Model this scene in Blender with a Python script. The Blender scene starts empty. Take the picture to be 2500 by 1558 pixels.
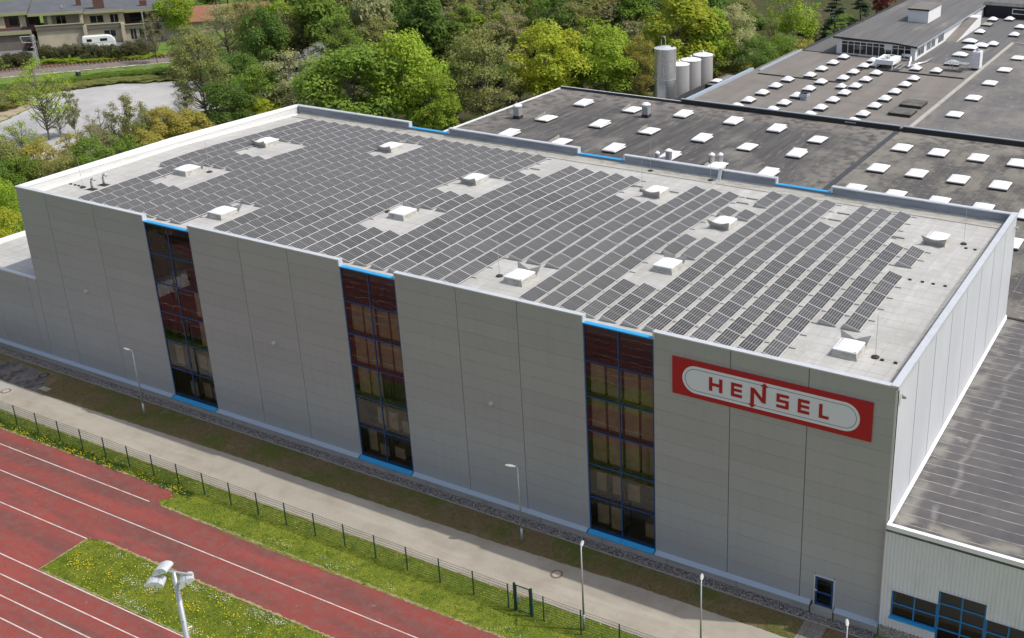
import bpy, bmesh, math, random
import numpy as np
from mathutils import Matrix, Vector
S = bpy.context.scene
COL = S.collection
random.seed(7)
rng = np.random.default_rng(7)

# ------------------------------------------------------------------ camera
F = 2695.427; CP = np.array([94.1423, -55.1161, 47.0057]); YAW, PIT, ROL = -0.4700381, 0.3636210, 0.0018741
PX, PY = 1680.89, 573.586
_f = np.array([math.sin(YAW)*math.cos(PIT), math.cos(YAW)*math.cos(PIT), -math.sin(PIT)])
_r0 = np.array([math.cos(YAW), -math.sin(YAW), 0.]); _u0 = np.cross(_r0, _f)
_r = math.cos(ROL)*_r0 + math.sin(ROL)*_u0; _u = -math.sin(ROL)*_r0 + math.cos(ROL)*_u0
cd = bpy.data.cameras.new('camera'); cam = bpy.data.objects.new('camera', cd); COL.objects.link(cam)
M = Matrix(((_r[0], _u[0], -_f[0], CP[0]), (_r[1], _u[1], -_f[1], CP[1]), (_r[2], _u[2], -_f[2], CP[2]), (0, 0, 0, 1)))
cam.matrix_world = M
cd.sensor_width = 36; cd.lens = F/2500*36; cd.shift_x = (1250-PX)/2500; cd.shift_y = (PY-779)/2500
cd.clip_start = 1; cd.clip_end = 4000
S.camera = cam
S.render.engine = 'CYCLES'

# ------------------------------------------------------------------ light
SUN = Vector((0.665, 0.262, 1.0)).normalized()
elev = math.asin(SUN.z)
w = bpy.data.worlds.new('World'); S.world = w; w.use_nodes = True
nt = w.node_tree; bg = nt.nodes['Background']; sky = nt.nodes.new('ShaderNodeTexSky')
sky.sky_type = 'NISHITA'; sky.sun_disc = False; sky.sun_elevation = elev
sky.sun_rotation = math.atan2(SUN.x, SUN.y); sky.altitude = 300; sky.air_density = 1.0; sky.dust_density = 4.0; sky.ozone_density = 1.0
hsv = nt.nodes.new('ShaderNodeHueSaturation'); hsv.inputs['Saturation'].default_value = 0.72   # bright broken cloud whitens the sky light
nt.links.new(sky.outputs[0], hsv.inputs['Color']); nt.links.new(hsv.outputs[0], bg.inputs[0]); bg.inputs[1].default_value = 0.15
sd = bpy.data.lights.new('sun', 'SUN'); sd.energy = 2.75; sd.angle = math.radians(0.55); sd.color = (1.0, 0.965, 0.91)
so = bpy.data.objects.new('sun', sd); COL.objects.link(so); so.rotation_euler = SUN.to_track_quat('Z', 'Y').to_euler(); so.location = (60, 0, 80)
S.view_settings.view_transform = 'Standard'; S.view_settings.look = 'None'
S.view_settings.exposure = 0.12; S.view_settings.gamma = 1.0; S.view_settings.use_curve_mapping = False

G = -0.75        # ground level; the factory floor is z = 0
RL = 7.2         # level of the low factory roofs

def atz(u, v, z):
    d = _f + _r*(u-PX)/F - _u*(v-PY)/F; t = (z-CP[2])/d[2]; return CP + d*t
def aty(u, v, y):
    d = _f + _r*(u-PX)/F - _u*(v-PY)/F; t = (y-CP[1])/d[1]; return CP + d*t

# ------------------------------------------------------------------ materials
MATS = {}
def mat(name, col, rough=0.8, metal=0.0, spec=0.3, layers=(), bump=None, rnd=0.0, transl=0.0):
    m = bpy.data.materials.new(name); m.use_nodes = True; t = m.node_tree; N = t.nodes; L = t.links
    p = N['Principled BSDF']; p.inputs['Roughness'].default_value = rough; p.inputs['Metallic'].default_value = metal
    p.inputs['Specular IOR Level'].default_value = spec
    pos = N.new('ShaderNodeNewGeometry').outputs['Position']
    def mp(scale):
        q = N.new('ShaderNodeMapping'); L.new(pos, q.inputs[0]); q.inputs['Scale'].default_value = scale; return q.outputs[0]
    def math_(op, a, b=None, c=None):
        q = N.new('ShaderNodeMath'); q.operation = op
        for i, x in enumerate((a, b, c)):
            if x is None: continue
            if isinstance(x, (int, float)): q.inputs[i].default_value = x
            else: L.new(x, q.inputs[i])
        return q.outputs[0]
    c = N.new('ShaderNodeRGB'); c.outputs[0].default_value = (*col, 1); cur = c.outputs[0]
    for ly in layers:
        k = ly[0]
        if k == 'n':      # noise: colour, scale, lo, hi, amount
            _, lc, sc, lo, hi, am = ly[:6]
            n = N.new('ShaderNodeTexNoise'); n.inputs['Detail'].default_value = ly[6] if len(ly) > 6 else 5; n.inputs['Scale'].default_value = 1.0
            n.inputs['Roughness'].default_value = 0.62
            L.new(mp(sc if isinstance(sc, tuple) else (sc, sc, sc)), n.inputs['Vector'])
            r = N.new('ShaderNodeMapRange'); r.inputs[1].default_value = lo; r.inputs[2].default_value = hi; r.inputs[4].default_value = am
            L.new(n.outputs[0], r.inputs[0]); fac = r.outputs[0]
        elif k == 'l':    # parallel seams: colour, axis, period, width, amount, wobble
            _, lc, ax, per, wd, am, wob = ly
            sep = N.new('ShaderNodeSeparateXYZ'); L.new(pos, sep.inputs[0]); a = sep.outputs[ax]
            if wob:
                n = N.new('ShaderNodeTexNoise'); n.inputs['Scale'].default_value = 0.6; L.new(pos, n.inputs['Vector']); a = math_('MULTIPLY_ADD', n.outputs[0], wob, a)
            fr = math_('FRACT', math_('DIVIDE', math_('ADD', a, 1000.0), per))
            ln = math_('LESS_THAN', fr, wd/per)
            n2 = N.new('ShaderNodeTexNoise'); n2.inputs['Scale'].default_value = 1.3; n2.inputs['Detail'].default_value = 4; L.new(pos, n2.inputs['Vector'])
            r = N.new('ShaderNodeMapRange'); r.inputs[1].default_value = 0.35; r.inputs[2].default_value = 0.6; r.inputs[3].default_value = 0.25*am; r.inputs[4].default_value = am; L.new(n2.outputs[0], r.inputs[0])
            fac = math_('MULTIPLY', ln, r.outputs[0])
        elif k == 'd':    # wavering stain band: colour, axis, centre, half width, waver, amount
            _, lc, ax, ce, hw, wv, am = ly
            sep = N.new('ShaderNodeSeparateXYZ'); L.new(pos, sep.inputs[0])
            n = N.new('ShaderNodeTexNoise'); n.inputs['Scale'].default_value = 0.22; n.inputs['Detail'].default_value = 5; L.new(pos, n.inputs['Vector'])
            a = math_('ABSOLUTE', math_('SUBTRACT', math_('MULTIPLY_ADD', math_('SUBTRACT', n.outputs[0], 0.5), wv, sep.outputs[ax]), ce))
            r = N.new('ShaderNodeMapRange'); r.inputs[1].default_value = hw; r.inputs[2].default_value = hw*.25; r.inputs[3].default_value = 0; r.inputs[4].default_value = am; L.new(a, r.inputs[0])
            n2 = N.new('ShaderNodeTexNoise'); n2.inputs['Scale'].default_value = 0.8; n2.inputs['Detail'].default_value = 6; L.new(pos, n2.inputs['Vector'])
            r2 = N.new('ShaderNodeMapRange'); r2.inputs[1].default_value = .38; r2.inputs[2].default_value = .58; L.new(n2.outputs[0], r2.inputs[0])
            fac = math_('MULTIPLY', r.outputs[0], r2.outputs[0])
        elif k == 'b':    # brick pattern joints: colour, brick w, row h, mortar, amount
            _, lc, bw, bh, mo, am = ly
            br = N.new('ShaderNodeTexBrick'); L.new(pos, br.inputs['Vector']); br.inputs['Scale'].default_value = 1
            br.inputs['Brick Width'].default_value = bw; br.inputs['Row Height'].default_value = bh; br.inputs['Mortar Size'].default_value = mo
            fac = math_('MULTIPLY', br.outputs['Fac'], am)
        mx = N.new('ShaderNodeMix'); mx.data_type = 'RGBA'; L.new(fac, mx.inputs[0]); L.new(cur, mx.inputs[6]); mx.inputs[7].default_value = (*lc, 1); cur = mx.outputs[2]
    if rnd:
        oi = N.new('ShaderNodeObjectInfo'); hs = N.new('ShaderNodeHueSaturation')
        r = N.new('ShaderNodeMapRange'); r.inputs[3].default_value = 1-rnd; r.inputs[4].default_value = 1+rnd; L.new(oi.outputs['Random'], r.inputs[0]); L.new(r.outputs[0], hs.inputs['Value'])
        L.new(cur, hs.inputs['Color']); cur = hs.outputs[0]
    L.new(cur, p.inputs['Base Color'])
    if bump:
        sc, dist, st = bump
        n = N.new('ShaderNodeTexNoise'); n.inputs['Scale'].default_value = 1; n.inputs['Detail'].default_value = 4
        L.new(mp(sc if isinstance(sc, tuple) else (sc, sc, sc)), n.inputs['Vector'])
        b = N.new('ShaderNodeBump'); b.inputs['Distance'].default_value = dist; b.inputs['Strength'].default_value = st
        L.new(n.outputs[0], b.inputs['Height']); L.new(b.outputs[0], p.inputs['Normal'])
    if transl:
        tr = N.new('ShaderNodeBsdfTranslucent'); L.new(cur, tr.inputs[0]); ms = N.new('ShaderNodeMixShader'); ms.inputs[0].default_value = transl
        L.new(p.outputs[0], ms.inputs[1]); L.new(tr.outputs[0], ms.inputs[2]); L.new(ms.outputs[0], N['Material Output'].inputs[0])
    MATS[name] = m
    return m

def glass_mat(name, tint, ior=1.7, wav=0.0):
    m = bpy.data.materials.new(name); m.use_nodes = True; t = m.node_tree; N = t.nodes; L = t.links; N.clear()
    o = N.new('ShaderNodeOutputMaterial'); fr = N.new('ShaderNodeFresnel'); fr.inputs[0].default_value = ior
    tr = N.new('ShaderNodeBsdfTransparent'); tr.inputs[0].default_value = (*tint, 1); gl = N.new('ShaderNodeBsdfGlossy'); gl.inputs['Roughness'].default_value = 0.01
    mx = N.new('ShaderNodeMixShader'); L.new(fr.outputs[0], mx.inputs[0]); L.new(tr.outputs[0], mx.inputs[1]); L.new(gl.outputs[0], mx.inputs[2]); L.new(mx.outputs[0], o.inputs[0])
    if wav:
        n = N.new('ShaderNodeTexNoise'); n.inputs['Scale'].default_value = 0.9; n.inputs['Detail'].default_value = 1
        g = N.new('ShaderNodeNewGeometry'); L.new(g.outputs['Position'], n.inputs['Vector'])
        b = N.new('ShaderNodeBump'); b.inputs['Distance'].default_value = wav; b.inputs['Strength'].default_value = 1; L.new(n.outputs[0], b.inputs['Height']); L.new(b.outputs[0], gl.inputs['Normal']); 
    return m

def panel_mat():
    m = bpy.data.materials.new('pv_cells'); m.use_nodes = True; t = m.node_tree; N = t.nodes; L = t.links; p = N['Principled BSDF']
    uv = N.new('ShaderNodeTexCoord').outputs['UV']; sp = N.new('ShaderNodeSeparateXYZ'); L.new(uv, sp.inputs[0])
    def mt(op, a, b=0.0):
        q = N.new('ShaderNodeMath'); q.operation = op
        for i, x in enumerate((a, b)):
            if isinstance(x, (int, float)): q.inputs[i].default_value = x
            else: L.new(x, q.inputs[i])
        return q.outputs[0]
    lx = mt('GREATER_THAN', mt('ABSOLUTE', mt('SUBTRACT', mt('FRACT', mt('MULTIPLY', sp.outputs[0], 6.0), 0), 0.5)), 0.385)
    cy = mt('LESS_THAN', mt('ABSOLUTE', mt('SUBTRACT', sp.outputs[1], 0.5)), 0.012)
    ly = mt('GREATER_THAN', mt('ABSOLUTE', mt('SUBTRACT', mt('FRACT', mt('MULTIPLY', sp.outputs[1], 20.0), 0), 0.5)), 0.47)
    f = mt('MAXIMUM', mt('MULTIPLY', lx, 0.8), mt('MAXIMUM', mt('MULTIPLY', cy, 0.75), mt('MULTIPLY', ly, 0.18)))
    oi = N.new('ShaderNodeObjectInfo'); r = N.new('ShaderNodeMapRange'); r.inputs[3].default_value = 0.7; r.inputs[4].default_value = 1.35; L.new(oi.outputs['Random'], r.inputs[0])
    hs = N.new('ShaderNodeHueSaturation'); hs.inputs['Color'].default_value = (0.056, 0.0548, 0.055, 1); L.new(r.outputs[0], hs.inputs['Value'])
    mx = N.new('ShaderNodeMix'); mx.data_type = 'RGBA'; L.new(f, mx.inputs[0]); L.new(hs.outputs[0], mx.inputs[6]); mx.inputs[7].default_value = (0.33, 0.33, 0.325, 1)
    L.new(mx.outputs[2], p.inputs['Base Color']); p.inputs['Roughness'].default_value = 0.4; p.inputs['Specular IOR Level'].default_value = 0.16
    return m

W_ = (1, 1, 1)
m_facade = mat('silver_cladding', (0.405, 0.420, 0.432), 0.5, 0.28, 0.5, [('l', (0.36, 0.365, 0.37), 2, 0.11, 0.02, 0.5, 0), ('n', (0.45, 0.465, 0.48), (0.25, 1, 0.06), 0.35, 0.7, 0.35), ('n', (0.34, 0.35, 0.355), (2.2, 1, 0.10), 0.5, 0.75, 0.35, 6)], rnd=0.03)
m_side = mat('sunlit_silver_cladding', (0.70, 0.72, 0.755), 0.45, 0.25, 0.5, [('n', (0.56, 0.58, 0.62), (1, .2, .1), .4, .7, .5)], rnd=0.02)  # same silver paint as the facade, made paler to carry the sunlight
m_core = mat('dark_joint', (0.12, 0.12, 0.125), 0.8)
m_coping = mat('pale_metal_coping', (0.66, 0.68, 0.70), 0.4, 0.3, 0.5, [('n', (0.5, 0.52, 0.55), 0.7, .45, .7, .5)])
m_pwhite = mat('white_membrane_upstand', (0.64, 0.64, 0.62), 0.7, 0, 0.3, [('n', (0.45, 0.45, 0.43), (0.8, 0.8, 3), .5, .75, .5)])
m_pdark = mat('shaded_upstand', (0.26, 0.29, 0.34), 0.6, 0.1, 0.4, [('n', (0.16, 0.19, 0.21), (0.35, 1, 2), .42, .65, .7), ('n', (.1, .1, .1), (3, 3, .4), .62, .8, .4)])  # blue-grey carries the shade on inner faces turned from the sun
m_memb = mat('pale_roof_membrane', (0.465, 0.456, 0.432), 0.75, 0, 0.3, [('n', (0.36, 0.35, 0.32), (0.35, .35, .35), .42, .68, .75, 8), ('n', (0.58, 0.57, 0.55), (1.4, .35, 1), .5, .72, .7, 8), ('n', (.27, .26, .24), (2.2, 2.2, 1), .62, .8, .5), ('l', (0.30, 0.295, 0.28), 1, 1.05, 0.08, 0.7, 0.05), ('l', (0.33, 0.32, 0.30), 0, 1.1, 0.07, 0.5, 0.05)], bump=(2.0, .01, .4))
m_gutter = mat('stained_roof_edge', (0.43, 0.42, 0.38), 0.8, 0, .3, [('n', (0.25, 0.22, 0.18), (1.2, 3, 1), .48, .7, .8), ('n', (.35, .24, .15), (0.6, 4, 1), .6, .75, .5)])
m_blue = mat('sunlit_blue_tone', (0.025, 0.33, 0.66), 0.4, 0.0, 0.5, [('n', (0.03, 0.2, 0.45), 0.8, .5, .8, .5)])  # blue brightened so the colour itself carries sunlight on the copings
m_blueframe = mat('shaded_blue_tone', (0.007, 0.055, 0.17), 0.4, 0, 0.5)  # blue darkened so the colour itself carries shade on the recessed frames
m_glass = glass_mat('facade_glass', (0.74, 0.74, 0.72), 1.72, 0.003)
m_glass2 = glass_mat('dark_window_glass', (0.45, 0.46, 0.45), 1.55)
m_inside = mat('warehouse_interior', (0.2, 0.195, 0.185), 0.9)
m_card = mat('cardboard', (0.70, 0.54, 0.38), 0.9, 0, .2, [('n', (.3, .2, .12), 1.5, .4, .7, .5)], rnd=0.15)
m_pallet = mat('pallet_wood', (0.2, 0.14, 0.08), 0.9)
m_sticker = mat('white_sticker', (0.8, 0.8, 0.8), 0.6)
m_pv = panel_mat()
m_alu = mat('aluminium', (0.62, 0.62, 0.61), 0.5, 0.1, 0.4)
m_alu2 = mat('pale_mount_metal', (0.44, 0.435, 0.41), 0.55, 0.1, 0.4)
m_dome = mat('white_acrylic', (0.86, 0.86, 0.87), 0.3, 0, 0.5, [('n', (.76, .77, .8), 1.1, .5, .8, .5)])
m_curb = mat('white_curb', (0.46, 0.45, 0.41), 0.7, 0, .3, [('n', (.27, .26, .22), (2, 2, 4), .45, .65, .8)])
m_fin = mat('grey_deflector', (0.40, 0.39, 0.36), 0.6, .2, .3, [('n', (.3, .29, .27), (3, 3, 1), .4, .7, .5)])
m_darkcurb = mat('bitumen_curb', (0.05, 0.048, 0.045), 0.9, 0, .2)
m_red = mat('sign_red', (0.42, 0.012, 0.02), 0.45, 0, .4, [('n', (.34, .015, .02), 1.2, .4, .7, .5)])
m_signwhite = mat('sign_white', (0.74, 0.76, 0.80), 0.5, 0, .4, [('n', (.66, .68, .72), .8, .4, .7, .5)])
m_black = mat('black_line', (0.03, 0.03, 0.03), 0.6)
beige = (0.27, 0.25, 0.215)
m_bitA = mat('dark_bitumen_roof', (0.078, 0.074, 0.073), 0.85, 0, .25, [
    ('n', (0.125, 0.12, 0.112), (1.6, .10, 1), .40, .62, .9, 8), ('n', (0.058, 0.056, 0.058), (.9, .07, 1), .45, .7, .75, 8),
    ('n', (.24, .225, .20), (.10, .07, 1), .54, .68, .8, 8), ('n', (.24, .23, .20), (1.9, .35, 1), .57, .70, .75, 8), ('l', (.17, .165, .155), 0, 1.0, .05, .5, .1), ('l', (.15, .145, .14), 1, 5.1, .06, .4, .3), ('d', (.21, .19, .17), 1, 84.5, 5.5, 3.0, .95), ('d', (.21, .19, .17), 0, 1.0, 7.0, 3.0, .9), ('d', (.21, .195, .17), 0, 54.0, 6.5, 4.0, .85)])
m_bitD = mat('patchy_bitumen_roof', (0.092, 0.088, 0.084), 0.85, 0, .25, [
    ('n', (0.19, 0.178, 0.15), (.22, .14, 1), .44, .58, .95, 10), ('n', (0.075, 0.072, 0.072), (.9, .3, 1), .5, .68, .8, 8),
    ('n', (.29, .27, .235), (1.1, 3.0, 1), .57, .68, .85, 8), ('l', (.26, .25, .23), 0, 1.02, .05, .6, .15), ('l', (.24, .23, .21), 1, 4.9, .10, .5, .2), ('d', (.22, .205, .175), 0, 54.0, 8, 5.0, .9), ('d', (.25, .235, .20), 1, 84.5, 3.5, 3.0, .85)])
m_bitC = mat('greybrown_bitumen_roof', (0.19, 0.172, 0.155), 0.88, 0, .25, [
    ('n', (0.235, 0.215, 0.192), (.5, .08, 1), .4, .65, .7, 8), ('n', (0.14, 0.13, 0.12), (.12, .35, 1), .52, .72, .6, 8), ('n', (.11, .10, .095), (1.5, .9, 1), .64, .78, .7, 8), ('l', (.17, .16, .15), 0, 1.0, .05, .3, .08)])
m_bitE = mat('charcoal_bitumen_roof', (0.125, 0.122, 0.122), 0.85, 0, .25, [
    ('n', (0.17, 0.165, 0.155), (1.2, .06, 1), .4, .65, .8, 8), ('n', (0.30, 0.275, 0.23), (.30, .05, 1), .60, .74, .6, 8), ('l', (.09, .088, .088), 0, 1.0, .05, .5, .05)])
m_bitR = mat('seamed_bitumen_roof', (0.092, 0.088, 0.092), 0.85, 0, .25, [
    ('n', (0.125, 0.12, 0.118), (.3, .3, 1), .4, .65, .7, 8), ('n', (.06, .058, .06), (.9, .9, 1), .52, .7, .5, 8), ('n', (.30, .285, .24), (.35, .6, 1), .66, .76, .7, 8), ('l', (.30, .285, .255), 1, 1.02, .075, .95, .12), ('d', (.30, .29, .265), 0, 82.2, .30, 2.6, .35), ('d', (.26, .245, .205), 1, 1.0, .9, 2.0, .75), ('d', (.26, .25, .22), 0, 80.2, .8, .8, .6)])
m_white = mat('white_paint', (0.74, 0.75, 0.76), 0.6, 0, .3, [('n', (.62, .63, .62), (.5, .5, .8), .5, .75, .4)])
m_corr = mat('white_corrugated_metal', (0.74, 0.76, 0.78), 0.5, .1, .4, [('n', (.62, .64, .63), (1.5, 1, .4), .5, .75, .6)])
m_trim = mat('bright_white_trim', (0.82, 0.82, 0.82), 0.5)
m_concrete = mat('pale_concrete', (0.38, 0.365, 0.33), 0.9, 0, .2, [('n', (.25, .23, .2), (.8, .8, 2), .5, .72, .7)])
m_steel = mat('stainless_steel', (0.66, 0.66, 0.65), 0.27, 0.82, 0.5, [('n', (.5, .5, .5), (.6, .6, 3), .4, .7, .5)])
m_silo = mat('grey_silo_paint', (0.43, 0.42, 0.405), 0.5, .2, .4, [('n', (.35, .34, .33), (2, 2, .1), .4, .7, .5)])
m_dkmetal = mat('dark_blue_black_wall', (0.02, 0.02, 0.028), 0.6)
m_green = mat('green_fence_paint', (0.012, 0.06, 0.045), 0.5, 0, .4)
m_wire = mat('fence_wire_green', (0.02, 0.055, 0.045), 0.6, 0, .3)
m_galv = mat('galvanised_steel', (0.45, 0.47, 0.48), 0.45, .6, .5)
m_lamp = mat('lamp_head_grey', (0.48, 0.48, 0.46), 0.5)
m_lawn = mat('lawn_soil_and_grass', (0.165, 0.215, 0.028), 0.95, 0, .1, [('n', (.27, .295, .045), .5, .42, .66, .9, 8), ('n', (.05, .085, .012), 1.6, .5, .7, .8, 6), ('n', (.21, .19, .08), 2.6, .62, .78, .8, 6), ('n', (.035, .06, .01), 9, .5, .7, .6, 4)], bump=(9., .05, .8))
m_moss = mat('mossy_verge', (0.20, 0.145, 0.08), 0.95, 0, .1, [('n', (.11, .15, .025), .35, .50, .62, .9, 8), ('n', (.26, .21, .13), 1.1, .55, .72, .8, 8), ('n', (.07, .06, .03), 6, .5, .7, .7, 4)], bump=(9., .05, .8))
m_field = mat('meadow', (0.13, 0.21, 0.04), 0.95, 0, .1, [('n', (.20, .22, .08), .12, .45, .65, .9, 8), ('n', (.04, .07, .015), .5, .5, .7, .9, 8), ('n', (.27, .24, .16), .3, .62, .72, .7, 8)], bump=(1.5, .3, 1))
m_track = mat('red_tartan_track', (0.255, 0.066, 0.056), 0.9, 0, .15, [('n', (.165, .070, .062), (.10, .75, 1), .46, .60, .9, 8), ('n', (.33, .070, .058), (.13, .55, 1), .54, .66, .8, 8), ('n', (.20, .105, .09), (1.3, 1.6, 1), .45, .7, .7, 8), ('n', (.12, .05, .045), (7, 7, 1), .5, .7, .5, 5), ('n', (.38, .26, .17), 2.3, .66, .76, .7, 8)], bump=(25., .008, .5))
m_line = mat('white_track_line', (0.60, 0.56, 0.52), 0.8, 0, .2, [('n', (.38, .22, .19), (1.2, 4, 1), .48, .7, .65)])
m_paving = mat('concrete_block_paving', (0.40, 0.36, 0.295), 0.9, 0, .2, [('b', (.27, .25, .215), .22, .11, .012, .75), ('n', (.30, .265, .215), .45, .45, .66, .8, 8), ('n', (.46, .42, .35), (.08, .6, 1), .5, .68, .7, 6), ('n', (.23, .22, .17), 3, .6, .78, .5)], bump=(14., .01, .5))
m_slab = mat('old_slab_paving', (0.25, 0.235, 0.205), 0.9, 0, .2, [('b', (.12, .115, .1), .5, .5, .02, .8), ('n', (.17, .16, .14), 1.3, .4, .7, .8)], bump=(10., .015, .6))
m_tar = mat('patched_tar', (0.16, 0.145, 0.135), 0.9, 0, .2, [('n', (.08, .076, .075), .8, .48, .56, .9), ('n', (.25, .22, .19), 1.9, .5, .65, .7)])
m_stone = mat('grey_gravel_stone', (0.27, 0.25, 0.24), 0.9, 0, .2, [('n', (.45, .41, .38), 7, .5, .6, .9), ('n', (.07, .065, .065), 5, .55, .65, .9)])
m_gravelbase = mat('gravel_bed', (0.10, 0.09, 0.085), 0.95, 0, .1, [('n', (.2, .18, .16), 14, .5, .65, .9)])
m_lot = mat('pale_crushed_gravel', (0.44, 0.43, 0.42), 0.95, 0, .1, [('n', (.33, .33, .335), .08, .42, .62, .9, 8), ('n', (.52, .50, .47), (.15, .3, 1), .56, .7, .8, 8), ('n', (.3, .29, .26), 1.2, .55, .75, .6, 8)])
m_dirt = mat('sandy_dirt', (0.38, 0.31, 0.22), 0.95, 0, .1, [('n', (.14, .17, .05), .4, .5, .6, .8, 8)])
m_ballast = mat('railway_ballast', (0.20, 0.165, 0.145), 0.95, 0, .1, [('n', (.28, .24, .21), 2.5, .45, .65, .8), ('n', (.12, .10, .09), .4, .5, .7, .6)])
m_rust = mat('rusty_rail', (0.17, 0.075, 0.045), 0.8, .2, .3)
m_sleeper = mat('concrete_sleeper', (0.27, 0.235, 0.20), 0.9)
m_bark = mat('grey_brown_bark', (0.17, 0.15, 0.12), 0.95, 0, .1, [('n', (.05, .06, .03), 3, .5, .7, .7)])
m_birchbark = mat('birch_bark', (0.45, 0.43, 0.4), 0.9, 0, .1, [('n', (.1, .09, .08), (3, 3, 2), .55, .65, .8)])
m_cream = mat('cream_render', (0.47, 0.42, 0.31), 0.9, 0, .2, [('n', (.33, .30, .22), .4, .45, .7, .6)])
m_roofdark = mat('house_roof_felt', (0.11, 0.115, 0.125), 0.85, 0, .2, [('n', (.16, .165, .17), .3, .4, .7, .6)])
m_fascia = mat('olive_fascia', (0.30, 0.30, 0.17), 0.8)
m_brick = mat('brown_brick', (0.13, 0.075, 0.06), 0.9, 0, .2, [('n', (.12, .06, .05), 1, .4, .7, .6)])
m_redtile = mat('red_roof_tiles', (0.28, 0.125, 0.08), 0.85, 0, .2, [('l', (.24, .09, .06), 2, .22, .06, .8, 0), ('n', (.3, .14, .09), .8, .4, .7, .7)])
m_browntile = mat('brown_roof_tiles', (0.22, 0.16, 0.125), 0.85, 0, .2, [('b', (.06, .045, .04), .3, .3, .05, .9)])
m_winblack = mat('dark_window', (0.015, 0.018, 0.022), 0.12, 0, .6)
m_carblack = mat('black_car_paint', (0.01, 0.012, 0.016), 0.2, .2, .6)
m_tyre = mat('tyre_rubber', (0.02, 0.02, 0.02), 0.9)
m_yellow = mat('dandelion_yellow', (0.80, 0.62, 0.015), 0.8)
m_daisy = mat('daisy_white', (0.78, 0.78, 0.74), 0.8)
m_rubber = mat('black_rubber_strip', (0.055, 0.058, 0.065), 0.7, 0, .3, [('n', (.10, .10, .10), (1, .2, 1), .5, .7, .6)])
m_iron = mat('rusty_manhole_ring', (0.22, 0.13, 0.09), 0.8)
m_cast = mat('cast_iron_cover', (0.42, 0.38, 0.32), 0.8, 0, .2, [('n', (.3, .27, .22), 6, .5, .7, .6)])

def leafmat(name, col, tr=0.5, rnd=.16):
    c2 = tuple(min(1, x*1.45) for x in col); c3 = tuple(x*0.5 for x in col)
    return mat(name, col, 0.6, 0, .25, [('n', c2, .55, .5, .7, .6, 3), ('n', c3, .9, .55, .75, .2, 3), ('n', (col[0]*1.12, col[1]*.97, col[2]), .15, .45, .65, .7, 2)], rnd=rnd, transl=tr)
LM = dict(
    dark=leafmat('leaf_deep_green', (0.154, 0.257, 0.051)), mid=leafmat('leaf_mid_green', (0.223, 0.337, 0.055)),
    bright=leafmat('leaf_bright_spring', (0.335, 0.458, 0.053)), yellow=leafmat('leaf_yellow_green', (0.474, 0.545, 0.057)),
    orange=leafmat('leaf_ochre_green', (0.418, 0.388, 0.094)), olive=leafmat('leaf_olive', (0.322, 0.350, 0.113)),
    pale=leafmat('leaf_pale_grey_green', (0.467, 0.491, 0.246)), white=leafmat('white_blossom', (0.620, 0.620, 0.569)),
    brown=leafmat('bud_brown', (0.350, 0.344, 0.180)), conifer=leafmat('needle_dark', (0.071, 0.116, 0.051), .1), hedge=leafmat('hedge_brown_green', (0.145, 0.148, 0.068)),
    copper=leafmat('copper_leaf', (0.225, 0.052, 0.048)))

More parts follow.
